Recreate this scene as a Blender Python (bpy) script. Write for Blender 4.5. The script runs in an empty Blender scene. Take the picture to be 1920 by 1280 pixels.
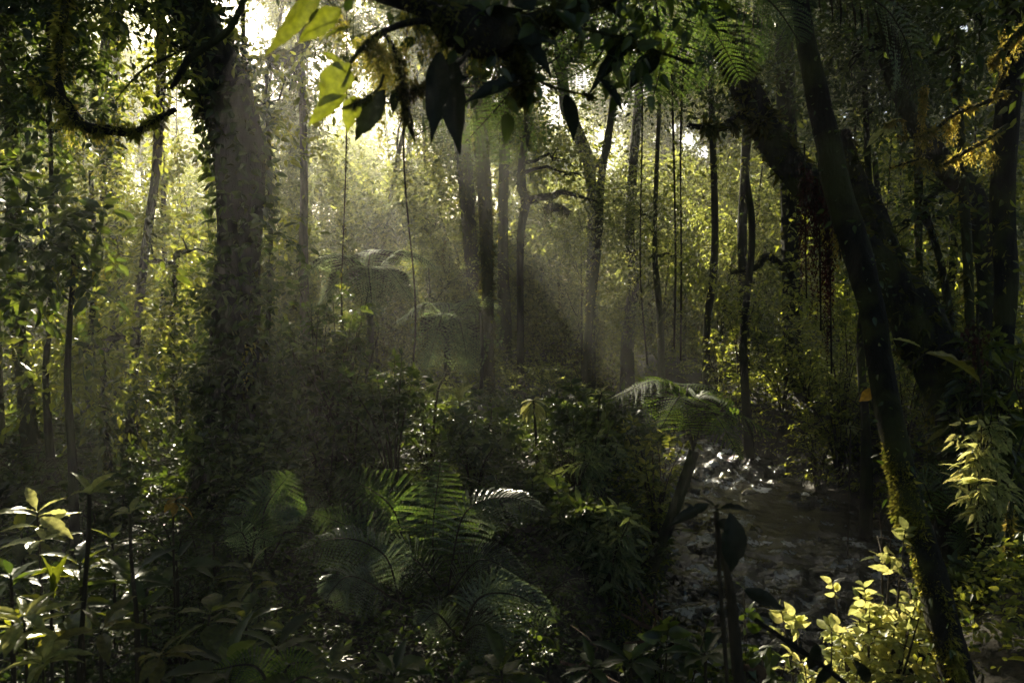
import bpy, math, random
import numpy as np
from mathutils import Vector
rng = np.random.default_rng(11)
random.seed(5)
scene = bpy.context.scene

# ---------------------------------------------------------------- camera
F = 1493.3
EYE = np.array([0.0, 0.0, 1.6])
PITCH = math.atan(80 / F)
FW = np.array([0, math.cos(PITCH), -math.sin(PITCH)])
UP = np.array([0, math.sin(PITCH), math.cos(PITCH)])
cam_d = bpy.data.cameras.new("camera")
cam = bpy.data.objects.new("camera", cam_d)
scene.collection.objects.link(cam)
cam.location = EYE
cam.rotation_euler = (math.pi / 2 - PITCH, 0, 0)
cam_d.lens = 28.0
cam_d.sensor_width = 36.0
cam_d.clip_start = 0.05
cam_d.clip_end = 3000
cam_d.dof.use_dof = True
cam_d.dof.focus_distance = 11.0
cam_d.dof.aperture_fstop = 4.5
scene.camera = cam


def ray(px, py):
    v = np.array([1.0, 0, 0]) * (px - 960) / F + UP * (640 - py) / F + FW
    return v / v[1]


def P(px, py, d):
    return EYE + ray(px, py) * d


# ---------------------------------------------------------------- light
SUN = ray(528, -170)
SUN = SUN / np.linalg.norm(SUN)
SUN_EL = math.asin(SUN[2])
SUN_AZ = math.atan2(SUN[0], SUN[1])
world = bpy.data.worlds.new("World")
scene.world = world
world.use_nodes = True
wn = world.node_tree.nodes
wn.clear()
sky = wn.new("ShaderNodeTexSky")
sky.sky_type = 'NISHITA'
sky.sun_disc = False
sky.sun_elevation = SUN_EL
sky.sun_rotation = SUN_AZ % (2 * math.pi)
sky.air_density = 1.0
sky.dust_density = 2.0
bgn = wn.new("ShaderNodeBackground")
bgn.inputs[1].default_value = 0.05
wo = wn.new("ShaderNodeOutputWorld")
world.node_tree.links.new(sky.outputs[0], bgn.inputs[0])
world.node_tree.links.new(bgn.outputs[0], wo.inputs[0])

sd = bpy.data.lights.new("sun", 'SUN')
sd.energy = 5.0
sd.angle = math.radians(0.55)
sd.color = (1.0, 0.90, 0.67)
so = bpy.data.objects.new("sun", sd)
scene.collection.objects.link(so)
so.rotation_euler = Vector(SUN).to_track_quat('Z', 'Y').to_euler()
so.location = (0, 0, 40)

scene.view_settings.view_transform = 'Standard'
scene.view_settings.look = 'None'
scene.view_settings.exposure = 2.0
scene.view_settings.gamma = 1.0
cy = scene.cycles
cy.use_denoising = True
cy.max_bounces = 6
cy.diffuse_bounces = 2
cy.glossy_bounces = 2
cy.transmission_bounces = 3
cy.volume_bounces = 0
cy.transparent_max_bounces = 4
cy.caustics_reflective = False
cy.caustics_refractive = False
cy.sample_clamp_indirect = 3.0
cy.use_light_tree = False

HAZE_DENSITY = 0.0038

# openings in the canopy through which the sun reaches something: px, py, distance, radius, clearance
LIT = [
    # shafts through the haze in the middle
    (575, 260, 21, .55, 2.0), (600, 440, 22, .45, 2.0), (665, 250, 21, .5, 2), (690, 420, 21, .45, 1.5), (760, 330, 21, .4, 1.5), (770, 500, 21, .35, 2.0), (840, 380, 22, .4, 2),
    (870, 500, 20, .3, 1.5), (940, 470, 20, .25, 2), (1000, 570, 20, .3, 2), (1080, 600, 20, .2, 2.0), (640, 330, 17, .3, 1.5), (740, 450, 17, .2, 1),
    (700, 500, 16, .5, .8), (600, 515, 15, .4, .5), (790, 500, 16, .25, .5), (820, 590, 16.5, .4, .8), (905, 570, 15.5, .2, .5), (905, 400, 16, .15, .5),
    # golden foliage at the left
    (300, 130, 14, .9, 1.0), (260, 420, 13.5, .7, 1.0), (320, 480, 12.5, .6, .8), (515, 130, 14, .25, .8), (250, 250, 20, 2.2, 2.5), (330, 380, 20, 1.6, 2.5), (150, 120, 20, 1.2, 2.5), (120, 350, 20, .9, 2),
    (505, 260, 8.6, .3, .4), (505, 330, 8.6, .25, .4), (495, 180, 8.6, .2, .3), (80, 180, 10, .3, .8), (120, 420, 11.5, .35, .8), (330, 600, 12, .35, .8), (110, 580, 7, .16, .4),
    (20, 330, 10, .25, .8), (400, 20, 18, 1.0, 1.5), (210, 60, 18, 1.4, 1.5), (270, 700, 10.5, .18, .8), (380, 560, 11, .2, .5), (560, 80, 20, .6, 2),
    (60, 60, 8, .2, .5), (140, 200, 8, .18, .5), (90, 300, 8, .15, .5), (170, 495, 6.2, .12, .3), (60, 560, 6.2, .12, .3), (230, 600, 11, .3, .6), (250, 300, 11, .4, .6), (30, 430, 10, .25, .6), (350, 400, 12, .35, .6), (60, 700, 9, .2, .5),
    # sunlit crowns in the centre distance
    (1100, 420, 22, 1.3, 1.2), (1230, 470, 20, .6, 1.0), (1040, 300, 28, 2.6, 2.0), (1260, 330, 28, 1.8, 1.6), (1180, 380, 24, 1.1, 1.3), (1160, 440, 20, .9, 1), (1000, 450, 24, .8, 1.2), (1130, 520, 20, .4, .8), (1320, 480, 20, .25, .8), (1040, 640, 18, .35, .6), (1240, 640, 16, .2, .6), (1380, 620, 14, .15, .6), (1420, 520, 14, .18, .6), (640, 620, 20, .5, .8), (480, 380, 24, 1.2, 2), (1450, 680, 13, .22, .5), (1560, 720, 11, .2, .5), (1610, 640, 12.5, .25, .5),
    (950, 330, 26, .8, 1.5), (1290, 560, 20, .3, 1.0), (1400, 420, 18, .2, 1.0), (1330, 330, 18, .3, 1), (760, 330, 30, 1.5, 3), (640, 300, 30, 1.5, 3),
    # mid shrubs
    (700, 560, 9, .22, .35), (650, 600, 9, .2, .35), (865, 760, 8.5, .22, .3), (1000, 770, 9, .2, .3), (1230, 740, 7.8, .42, .4), (1340, 770, 7.8, .25, .4),
    (1110, 740, 9.5, .2, .3), (1060, 870, 7.6, .12, .4), (1085, 930, 7.2, .12, .4), (960, 940, 5.3, .2, .25), (640, 1010, 4.9, .14, .25), (980, 1120, 4.5, .09, .2), (740, 920, 5.7, .12, .3), (1010, 960, 5.3, .1, .2), 
    (1130, 1000, 7, .15, .3), (960, 1140, 4.6, .08, .2), (840, 700, 9, .1, .2), (600, 1020, 5, .12, .25), (1350, 790, 9, .2, .3),
    # forest floor, left
    (80, 960, 4.2, .28, .3), (235, 945, 4.2, .09, .2), (320, 950, 4.2, .07, .15), (310, 985, 4.2, .05, .12), (390, 1000, 5, .14, .25),
    (30, 1010, 3.4, .14, .2), (60, 1160, 2.8, .16, .2), (20, 1230, 2.7, .12, .2), (200, 1170, 3.0, .09, .2), (360, 1110, 4.4, .05, .3),
    (380, 1190, 3.6, .10, .3), (500, 1150, 3.8, .05, .3), (295, 822, 7, .07, .15), (310, 862, 6, .06, .15),
    (300, 1230, 2.6, .10, .2), (240, 1220, 2.6, .06, .2), (440, 925, 5.5, .04, .2),
    # right bank shrub and trunk side
    (1550, 1190, 3.9, .17, .4), (1640, 1150, 3.9, .2, .4), (1600, 1230, 3.8, .1, .4), (1640, 1050, 3.9, .16, .3), (1700, 1240, 3.7, .14, .3), (1690, 1000, 3.9, .12, .2), (1685, 900, 3.9, .09, .2), (1705, 980, 3.8, .1, .2), (1725, 1080, 3.7, .12, .2), (1745, 1180, 3.6, .13, .2),
    (1500, 1215, 3.8, .08, .3), (1850, 1190, 4.2, .14, .3), (1830, 850, 5.2, .20, .3), (1890, 1130, 4.2, .12, .3), (1780, 800, 5.2, .10, .3),
    # moss in the upper right
    (1750, 255, 6.4, .28, .3), (1850, 200, 6.4, .26, .3), (1800, 300, 6.4, .22, .3), (1900, 80, 6.4, .2, .3), (1680, 240, 6.4, .12, .2),
    (1740, 210, 6.4, .12, .2), (1720, 520, 12, .5, 1.0), (1640, 560, 13, .4, 1.0), (1830, 560, 11, .5, 1), (1880, 620, 9, .3, .6), (1900, 500, 9, .4, .6),
    (1600, 340, 16, .6, 1.5), (1500, 620, 11, .15, .4), (1560, 520, 5.0, .06, .3),
    # overhead moss and leaves
    (720, 110, 2.2, .17, .3), (620, 160, 2.0, .13, .2), (700, 290, 2.4, .07, .2), (830, 90, 2.2, .07, .2), (560, 60, 2.0, .10, .3),
    (650, 60, 2.2, .12, .3), (900, 250, 3.2, .12, .3), (860, 290, 3.2, .08, .2), (540, 130, 4.5, .2, .4),
    (1250, 70, 3.7, .18, .3), (1120, 60, 3.5, .12, .3), (1350, 60, 3.7, .12, .3),
    # water
    (1340, 950, 11.2, .06, .5), (1420, 985, 10, .06, .5), (1500, 1010, 9.6, .10, .5), (1560, 1060, 8.6, .10, .5), (1420, 1050, 8.8, .09, .5), (1480, 1120, 7.8, .10, .5), (1600, 1120, 7.8, .08, .5), (1380, 905, 12.8, .06, .5), (1500, 1240, 6.3, .14, .4), (1360, 1010, 9.6, .07, .5), (1640, 1040, 9, .08, .5),
    (1380, 900, 13, .1, .5), (1450, 1150, 7.4, .05, .3), (1230, 1170, 5.2, .10, .2), (1200, 1120, 5.4, .05, .2),
]
TT = np.array([P(a, b, c) for a, b, c, r, s in LIT])
TR = np.array([r * (1.25 if c < 6.5 else 1.0) for a, b, c, r, s in LIT])
TS = np.array([s for a, b, c, r, s in LIT])


# parts of the floor the canopy keeps in shade: px, py, distance, radius
SHADE = [(440, 120, 7.2, .35), (450, 220, 7.2, .3), (1420, 380, 14, .6), (1480, 560, 13, .4), (1350, 560, 16, .5), (1300, 930, 12, .4), (1330, 1000, 9.5, .35), (1280, 1200, 4.0, .25), (560, 640, 11, .5), (150, 700, 9, .5), (200, 600, 10.5, .4), (600, 1120, 4.2, .4), (760, 1110, 4.4, .35), (900, 1180, 4.0, .45), (1000, 1130, 5.0, .35), (1120, 1120, 4.6, .4), (680, 1230, 3.0, .4), (430, 400, 7.4, .3), (470, 560, 7.2, .35), (440, 620, 6.5, .3), (600, 1200, 3.2, .35), (720, 1180, 3.6, .4), (850, 1200, 3.5, .45), (1050, 1200, 3.8, .4), (440, 500, 9, .5), (440, 700, 8, .5), (450, 880, 7, .4), (560, 850, 7.5, .4), 
         (980, 1060, 5, .35), (750, 900, 7, .5), (1000, 1000, 6.5, .3), (1250, 1000, 7, .5), (430, 300, 9, .4), (1400, 700, 12, .8), (1480, 850, 12, .6)]
ST = np.array([P(a, b, c) for a, b, c, r in SHADE])
SR_ = np.array([r for a, b, c, r in SHADE])


def blocked(pts, margin=0.0):
    """how many of the points stand in a gap the sun comes through"""
    pts = np.asarray(pts, float)
    c = 0
    for T, r, s0 in zip(TT, TR, TS):
        rel = pts - T
        s = rel @ SUN
        d2 = (rel * rel).sum(1) - s * s
        c += int(((s > s0) & (d2 < (r * .8 + margin) ** 2)).sum())
    return c


# places where the far canopy is thin and the sky shows: px, py, radius px
GAPS = [(285, 60, 22), (300, 130, 18), (320, 200, 16), (300, 270, 16), (285, 400, 14), (310, 470, 12), (250, 80, 20), (340, 90, 12), (180, 140, 10), (110, 380, 9), (130, 300, 9), (505, 60, 16), (575, 120, 16), (490, 20, 14), (222, 20, 26), (300, 70, 16), (250, 150, 14), (265, 330, 14), (310, 30, 20), (540, 30, 20), (520, 180, 14), (240, 450, 12), (1048, 200, 30), (1090, 150, 20), (1020, 165, 20), (1130, 250, 12), (1290, 262, 24), (1265, 240, 14),
        (1320, 285, 18), (1345, 110, 10), (1200, 170, 14), (1000, 140, 14), (960, 200, 8), (1590, 250, 12), (1580, 210, 10), (1460, 180, 9), (1480, 190, 8), (1810, 50, 12), (1800, 120, 9), (650, 70, 10), (430, 20, 18), (1170, 200, 10), (1230, 260, 10), (290, 240, 12), (1600, 260, 10)]
GD = np.array([unit_ / np.linalg.norm(unit_) for unit_ in (ray(a, b) for a, b, c in GAPS)])
GR = np.array([(1.0 if a < 700 else 1.4) * c / F for a, b, c in GAPS])


STREAM_GAP = np.array([.05, .74, .67]) / np.linalg.norm([.05, .74, .67])


def thin(pts):
    """True where the far canopy keeps its leaves"""
    rel = np.asarray(pts) - EYE
    dist = np.linalg.norm(rel, axis=1)
    keep = np.ones(len(rel), bool)
    q = .25 + 1.0 * rng.random(len(rel))
    for g, r in zip(GD, GR):
        c = rel @ g
        off = np.sqrt(np.maximum(dist ** 2 - c ** 2, 0))
        keep &= ~((c > 0) & (off < r * q * c))
    keep = keep | (dist < 9.5)
    # the opening in the canopy above the stream
    r2 = np.asarray(pts) - np.array([3.6, 9.5, -1.4])
    d2 = np.linalg.norm(r2, axis=1)
    c2 = r2 @ STREAM_GAP / d2
    return keep & ~((c2 > np.cos(.21 * (.6 + .5 * rng.random(len(r2))))) & (d2 > 5))


def shaded(pts, margin=0.0):
    """True where a leaf may stand: not inside one of the gaps the sun comes through."""
    pts = np.asarray(pts)
    keep = np.ones(len(pts), bool)
    near = np.zeros(len(pts), bool)
    shd = np.zeros(len(pts), bool)
    for T, r in zip(ST, SR_):
        rel = pts - T
        s = rel @ SUN
        d2 = (rel * rel).sum(1) - s * s
        shd |= (s > .5) & (d2 < (r + .002 * s) ** 2)
    nz = 0.72 + 0.22 * np.sin(pts[:, 0] * 5.1 + pts[:, 1] * 2.3) * np.sin(pts[:, 2] * 4.3 + 1.0) + rng.random(len(pts)) * .3
    for T, r, s0 in zip(TT, TR, TS):
        rel = pts - T
        s = rel @ SUN
        d2 = (rel * rel).sum(1) - s * s
        rr = (r + 0.0015 * s) * nz + margin
        hit = (s > s0) & (d2 < rr * rr)
        if T[1] < 7:
            near |= hit
        else:
            keep &= ~hit
    keep |= shd
    keep &= ~near
    return keep | (rng.random(len(pts)) < 0.015)


# ---------------------------------------------------------------- mesh helpers
def unit(a):
    a = np.asarray(a, float)
    return a / np.maximum(np.linalg.norm(a, axis=-1, keepdims=True), 1e-9)


class Mesh:
    def __init__(self):
        self.v, self.l, self.t, self.m, self.s, self.n = [], [], [], [], [], 0

    def add(self, V, loops, tots, mi=0, smooth=False):
        self.v.append(np.asarray(V, np.float32).reshape(-1, 3))
        self.l.append(np.asarray(loops, np.int64) + self.n)
        self.t.append(np.asarray(tots, np.int32))
        self.m.append(np.full(len(tots), mi, np.int32))
        self.s.append(np.full(len(tots), smooth, bool))
        self.n += len(self.v[-1])

    def inst(self, tm, C, T, N, L, W=None, mi=0, carve=True, smooth=False):
        """copies of a small template: x across, y along, z out of the blade"""
        C = np.asarray(C, float).reshape(-1, 3)
        n = len(C)
        if n == 0:
            return
        T = np.broadcast_to(np.asarray(T, float), (n, 3))
        N = np.broadcast_to(np.asarray(N, float), (n, 3))
        L = np.broadcast_to(np.asarray(L, float), (n,))
        W = L if W is None else np.broadcast_to(np.asarray(W, float), (n,))
        if carve:
            k = shaded(C, L * .38)
            k &= thin(C)
            C, T, N, L, W = C[k], T[k], N[k], L[k], W[k]
            n = len(C)
            if n == 0:
                return
        T = unit(T)
        B = unit(np.cross(T, N))
        N = np.cross(B, T)
        V, fl, ft = tm
        k = len(V)
        pts = (C[:, None] + V[None, :, 0, None] * (B * W[:, None])[:, None] + V[None, :, 1, None] * (T * L[:, None])[:, None]
               + V[None, :, 2, None] * (N * L[:, None])[:, None])
        loops = (np.arange(n)[:, None] * k + fl[None]).ravel()
        self.add(pts, loops, np.tile(ft, n), mi, smooth)

    def tube(self, path, rad, sides=8, mi=0, rough=0.0, smooth=True, seed=0):
        path = np.asarray(path, float)
        n = len(path)
        rad = np.broadcast_to(np.asarray(rad, float), (n,))
        tan = unit(np.gradient(path, axis=0))
        up = np.array([0.31, 0.9, 0.13])
        a = unit(np.cross(tan, up))
        b = np.cross(tan, a)
        th = np.linspace(0, 2 * np.pi, sides, endpoint=False)
        u = np.arange(n)[:, None]
        r = rad[:, None] * np.ones((1, sides))
        if rough:
            r = r * (1 + rough * (np.sin(3 * th + u * .35 + seed) * .5 + np.sin(5 * th - u * .6 + seed * 2) * .35 + np.sin(2 * th + u * .17 + seed * 3) * .5
                                  + .5 * (rng.random((n, sides)) - .5)))
        V = path[:, None] + r[..., None] * (np.cos(th)[None, :, None] * a[:, None] + np.sin(th)[None, :, None] * b[:, None])
        i = np.arange(n - 1)[:, None] * sides
        j = np.arange(sides)[None]
        j2 = (j + 1) % sides
        q = np.stack([i + j, i + j2, i + sides + j2, i + sides + j], -1).reshape(-1)
        self.add(V, q, np.full((n - 1) * sides, 4), mi, smooth)
        e = (n - 1) * sides + np.arange(sides)
        self.l.append(e + self.n - n * sides)
        self.t.append(np.array([sides], np.int32))
        self.m.append(np.array([mi], np.int32))
        self.s.append(np.array([False]))
        return V

    def build(self, name, mats, parent=None):
        if not self.v:
            return None
        V = np.concatenate(self.v)
        if parent is not None:
            V = V - np.array(ROOT_LOC[parent.name], np.float32)
        l = np.concatenate(self.l)
        t = np.concatenate(self.t)
        me = bpy.data.meshes.new(name)
        me.vertices.add(len(V))
        me.vertices.foreach_set("co", V.astype(np.float32).ravel())
        me.loops.add(len(l))
        me.loops.foreach_set("vertex_index", l.astype(np.int32))
        me.polygons.add(len(t))
        st = np.zeros(len(t), np.int32)
        st[1:] = np.cumsum(t)[:-1]
        me.polygons.foreach_set("loop_start", st)
        me.polygons.foreach_set("loop_total", t)
        me.polygons.foreach_set("material_index", np.concatenate(self.m))
        me.polygons.foreach_set("use_smooth", np.concatenate(self.s))
        for m in (mats if isinstance(mats, (list, tuple)) else [mats]):
            me.materials.append(m)
        me.update(calc_edges=True)
        me.validate()
        o = bpy.data.objects.new(name, me)
        scene.collection.objects.link(o)
        if parent is not None:
            o.parent = parent
        return o


ROOT_LOC = {}


def thing(name, label, cat, loc, group=None):
    label = " ".join(label.split()[:16])
    o = bpy.data.objects.new(name, None)
    scene.collection.objects.link(o)
    o.empty_display_size = 0.2
    o.location = [float(c) for c in loc]
    ROOT_LOC[o.name] = [float(c) for c in loc]
    o['label'] = label
    o['category'] = cat
    if group:
        o['group'] = group
    return o


def tag(o, label, cat, group=None, kind=None):
    o['label'] = label
    o['category'] = cat
    if group:
        o['group'] = group
    if kind:
        o['kind'] = kind
    return o


def spline(pts, n):
    """Catmull-Rom through rows of pts (any width), n samples"""
    p = np.asarray(pts, float)
    if len(p) == 2:
        u = np.linspace(0, 1, n)[:, None]
        return p[0] * (1 - u) + p[1] * u
    q = np.vstack([2 * p[0] - p[1], p, 2 * p[-1] - p[-2]])
    u = np.linspace(0, len(p) - 1 - 1e-6, n)
    i = u.astype(int)
    f = (u - i)[:, None]
    a, b, c, d = q[i], q[i + 1], q[i + 2], q[i + 3]
    return .5 * ((2 * b) + (c - a) * f + (2 * a - 5 * b + 4 * c - d) * f ** 2 + (3 * b - a - 3 * c + d) * f ** 3)


# templates
def tmpl(V, Fs):
    V = np.array(V, float)
    fl = np.array([i for f in Fs for i in f])
    ft = np.array([len(f) for f in Fs])
    return V, fl, ft


DIAMOND = tmpl([(0, 0, 0), (.22, .42, .04), (0, 1, -.08), (-.22, .42, .04)], [(0, 1, 2), (0, 2, 3)])
OVATE = tmpl([(0, 0, 0), (.2, .25, .05), (.19, .62, .03), (0, 1, -.14), (-.19, .62, .03), (-.2, .25, .05), (0, .5, 0)],
             [(0, 1, 2, 6), (6, 2, 3), (0, 6, 4, 5), (6, 3, 4)])
BLADE = tmpl([(-.12, 0, 0), (.12, 0, 0), (.08, .6, .02), (0, 1, -.1)], [(0, 1, 2, 3)])
FLAKE = tmpl([(-.25, .1, 0), (.25, 0, 0), (.1, 1, .1)], [(0, 1, 2)])


def hi_leaf(nl=9, wav=.02, ser=0.0, sag=.22, fold=.16, asp=.3, notch=0):
    V, Fs = [], []
    xs = (-1, -.5, 0, .5, 1)
    for i in range(nl + 1):
        u = i / nl
        w = asp * (math.sin(math.pi * u ** .75)) ** .8 * (1 - .25 * u) if 0 < i < nl else .012
        if ser and i % 2:
            w *= 1 - ser
        for x in xs:
            z = fold * w * abs(x) * 1.2 - sag * u * u + wav * math.sin(u * 26) * abs(x) * (1 if 0 < i < nl else 0)
            V.append((x * w, u, z))
    for i in range(nl):
        for j in range(4):
            a = i * 5 + j
            Fs.append((a, a + 1, a + 6, a + 5))
    return tmpl(V, Fs)


HI = hi_leaf()


def worn(seed, base_asp=.3, nl=16):
    """a large leaf with its own bend, curl and nibbled edge"""
    r = np.random.default_rng(seed)
    V, Fs = [], []
    bend, curl, twist = r.normal() * .10, .12 + .25 * r.random(), r.normal() * .25
    pw = .85 + .2 * r.random()
    for i in range(nl + 1):
        u = i / nl
        w0 = base_asp * math.sin(math.pi * u ** pw) ** .85 if 0 < i < nl else .012
        if u > .8:
            w0 *= .85
        for x in (-1, -.5, 0, .5, 1):
            w = w0 * (1 + (.035 * r.normal() if abs(x) == 1 else 0))
            if abs(x) == 1 and r.random() < .05:
                w *= .72
            V.append((x * w + bend * u * u, u, .16 * w * abs(x) * 1.6 - curl * u * u + twist * x * w * u + .012 * math.sin(u * 30) * abs(x)))
    for i in range(nl):
        for j in range(4):
            a = i * 5 + j
            Fs.append((a, a + 1, a + 6, a + 5))
    return tmpl(V, Fs)


WORN = [worn(k) for k in range(9)]
WORN_LONG = [worn(k + 50, .17) for k in range(5)]
HI_SER = hi_leaf(16, .012, .14, .25, .1, .3)
HI_LONG = hi_leaf(12, .012, .05, .3, .2, .17)
MIDL = hi_leaf(5, .0, .0, .18, .2, .26)


# ---------------------------------------------------------------- materials
def new_mat(name):
    m = bpy.data.materials.new(name)
    m.use_nodes = True
    nt = m.node_tree
    nt.nodes.clear()
    return m, nt, nt.nodes.new("ShaderNodeOutputMaterial")


def lk(nt, a, b):
    nt.links.new(a, b)


def leaf_mat(name, col, tcol, rough=.42, tmix=.42, var=.5, veins=False, bumpy=0.0, dead=0.0, spec=.5):
    m, nt, out = new_mat(name)
    geo = nt.nodes.new("ShaderNodeNewGeometry")
    hsv = nt.nodes.new("ShaderNodeHueSaturation")
    hsv2 = nt.nodes.new("ShaderNodeHueSaturation")
    mp = nt.nodes.new("ShaderNodeMapRange")
    mp.inputs[3].default_value = 1 - var
    mp.inputs[4].default_value = 1 + var
    mh = nt.nodes.new("ShaderNodeMapRange")
    mh.inputs[3].default_value = .515
    mh.inputs[4].default_value = .475
    lk(nt, geo.outputs["Random Per Island"], mp.inputs[0])
    lk(nt, geo.outputs["Random Per Island"], mh.inputs[0])
    for h, c in ((hsv, col), (hsv2, tcol)):
        h.inputs["Color"].default_value = (*c, 1)
        lk(nt, mp.outputs[0], h.inputs["Value"])
        lk(nt, mh.outputs[0], h.inputs["Hue"])
    c1, c2 = hsv.outputs[0], hsv2.outputs[0]
    tc = nt.nodes.new("ShaderNodeTexCoord")
    nz = nt.nodes.new("ShaderNodeTexNoise")
    nz.inputs["Scale"].default_value = 55 if veins else 9
    nz.inputs["Detail"].default_value = 3
    lk(nt, tc.outputs["Object"], nz.inputs[0])
    rp = nt.nodes.new("ShaderNodeMapRange")
    rp.inputs[1].default_value = .35
    rp.inputs[2].default_value = .7
    rp.inputs[3].default_value = 1.15
    rp.inputs[4].default_value = .55
    lk(nt, nz.outputs[0], rp.inputs[0])
    outc = []
    for c in (c1, c2):
        mx = nt.nodes.new("ShaderNodeVectorMath")
        mx.operation = 'SCALE'
        lk(nt, c, mx.inputs[0])
        lk(nt, rp.outputs[0], mx.inputs["Scale"])
        outc.append(mx.outputs[0])
    pb = nt.nodes.new("ShaderNodeBsdfPrincipled")
    pb.inputs["Roughness"].default_value = rough
    pb.inputs["Specular IOR Level"].default_value = spec
    lk(nt, outc[0], pb.inputs["Base Color"])
    tr = nt.nodes.new("ShaderNodeBsdfTranslucent")
    lk(nt, outc[1], tr.inputs[0])
    mix = nt.nodes.new("ShaderNodeMixShader")
    mix.inputs[0].default_value = tmix
    lk(nt, pb.outputs[0], mix.inputs[1])
    lk(nt, tr.outputs[0], mix.inputs[2])
    if veins or bumpy:
        bp = nt.nodes.new("ShaderNodeBump")
        bp.inputs["Strength"].default_value = .5
        bp.inputs["Distance"].default_value = .004
        lk(nt, nz.outputs[0], bp.inputs["Height"])
        lk(nt, bp.outputs[0], pb.inputs["Normal"])
    lk(nt, mix.outputs[0], out.inputs[0])
    return m


def bark_mat(name, c1, c2, moss, mossamt, scale=1.0):
    m, nt, out = new_mat(name)
    tc = nt.nodes.new("ShaderNodeTexCoord")
    mpn = nt.nodes.new("ShaderNodeMapping")
    mpn.inputs["Scale"].default_value = (9 * scale, 9 * scale, 2.0 * scale)
    lk(nt, tc.outputs["Object"], mpn.inputs[0])
    n1 = nt.nodes.new("ShaderNodeTexNoise")
    n1.inputs["Scale"].default_value = 2.2
    n1.inputs["Detail"].default_value = 7
    n1.inputs["Roughness"].default_value = .7
    lk(nt, mpn.outputs[0], n1.inputs[0])
    cr = nt.nodes.new("ShaderNodeValToRGB")
    cr.color_ramp.elements[0].position = .35
    cr.color_ramp.elements[1].position = .68
    cr.color_ramp.elements[0].color = (*c1, 1)
    cr.color_ramp.elements[1].color = (*c2, 1)
    lk(nt, n1.outputs[0], cr.inputs[0])
    n2 = nt.nodes.new("ShaderNodeTexNoise")
    n2.inputs["Scale"].default_value = 3.0 * scale
    n2.inputs["Detail"].default_value = 6
    lk(nt, tc.outputs["Object"], n2.inputs[0])
    mr = nt.nodes.new("ShaderNodeMapRange")
    mr.inputs[1].default_value = .62 - mossamt * .3
    mr.inputs[2].default_value = .72 - mossamt * .3
    lk(nt, n2.outputs[0], mr.inputs[0])
    mix = nt.nodes.new("ShaderNodeMix")
    mix.data_type = 'RGBA'
    lk(nt, mr.outputs[0], mix.inputs[0])
    lk(nt, cr.outputs[0], mix.inputs[6])
    mix.inputs[7].default_value = (*moss, 1)
    pb = nt.nodes.new("ShaderNodeBsdfPrincipled")
    pb.inputs["Roughness"].default_value = .85
    pb.inputs["Specular IOR Level"].default_value = .2
    lk(nt, mix.outputs[2], pb.inputs["Base Color"])
    bp = nt.nodes.new("ShaderNodeBump")
    bp.inputs["Strength"].default_value = .8
    bp.inputs["Distance"].default_value = .07
    lk(nt, n1.outputs[0], bp.inputs["Height"])
    lk(nt, bp.outputs[0], pb.inputs["Normal"])
    lk(nt, pb.outputs[0], out.inputs[0])
    return m


LEAF = leaf_mat("leaf_green", (.040, .072, .016), (.50, .56, .06), .42, .5)
LEAF_FAR = leaf_mat("leaf_far", (.045, .072, .022), (.42, .48, .09), .5, .48, .6)
LEAF_DARK = leaf_mat("leaf_dark", (.022, .045, .010), (.16, .24, .02), .36, .35)
LEAF_GLOSS = leaf_mat("leaf_glossy", (.022, .045, .014), (.18, .26, .03), .40, .36, .5, spec=.5)
LEAF_MINT = leaf_mat("leaf_mint", (.10, .14, .06), (.34, .42, .10), .36, .4, .35, True)
LEAF_OLIVE = leaf_mat("leaf_olive", (.06, .065, .02), (.42, .40, .05), .4, .42, .35, True)
LEAF_SUN_PALE = leaf_mat("leaf_sun_pale", (.20, .24, .09), (.74, .74, .22), .34, .52, .35, True)  # pale leaf, colours lifted toward cream to stand in for sunlit highlights
LEAF_BIG = leaf_mat("leaf_large", (.022, .045, .014), (.30, .36, .02), .34, .4, .4, True)
LEAF_OLD = leaf_mat("leaf_withered", (.16, .11, .02), (.55, .36, .03), .5, .45, .4, True)
LEAF_SHADED = leaf_mat("leaf_shaded", (.008, .012, .004), (.015, .025, .004), .5, .15, .4, True, spec=.2)  # near-black leaf colour stands in for deep shade
FERN = leaf_mat("fern_green", (.05, .11, .02), (.34, .54, .05), .6, .5, .3, spec=.25)
FERN_PALE = leaf_mat("fern_pale", (.16, .24, .11), (.42, .56, .18), .7, .45, .25, spec=.2)
FERN_DARK = leaf_mat("fern_dark", (.03, .062, .016), (.17, .28, .035), .4, .4, .3)
MOSS = leaf_mat("moss_yellow", (.13, .13, .025), (.62, .60, .09), .7, .5, .5, spec=.1)
MOSS_DIM = leaf_mat("moss_olive_shaded", (.05, .06, .015), (.20, .20, .03), .8, .45, .5, spec=.1)  # olive moss, also the darker copy standing in for moss in shade
MOSS_ORANGE = leaf_mat("moss_orange", (.14, .125, .03), (.66, .56, .10), .7, .5, .5, spec=.1)
FERN_SILVER = leaf_mat("fern_silver", (.07, .10, .06), (.16, .22, .08), .28, .35, .3, spec=.7)
ROOTS = leaf_mat("roots_red", (.04, .016, .010), (.09, .03, .015), .6, .3, .5, spec=.2)
BARK = bark_mat("bark_dark", (.008, .007, .005), (.035, .028, .018), (.035, .04, .010), .5)
BARK_MOSS = bark_mat("bark_mossy", (.014, .012, .007), (.05, .04, .022), (.045, .048, .012), .9)
BARK_PALE = bark_mat("bark_pale", (.06, .05, .035), (.16, .13, .09), (.08, .08, .03), .25)
BARK_BLACK = bark_mat("bark_black", (.002, .002, .0015), (.018, .015, .010), (.04, .042, .010), .45)
TWIG = bark_mat("twig_brown", (.018, .014, .008), (.06, .045, .025), (.05, .05, .015), .2)
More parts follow.
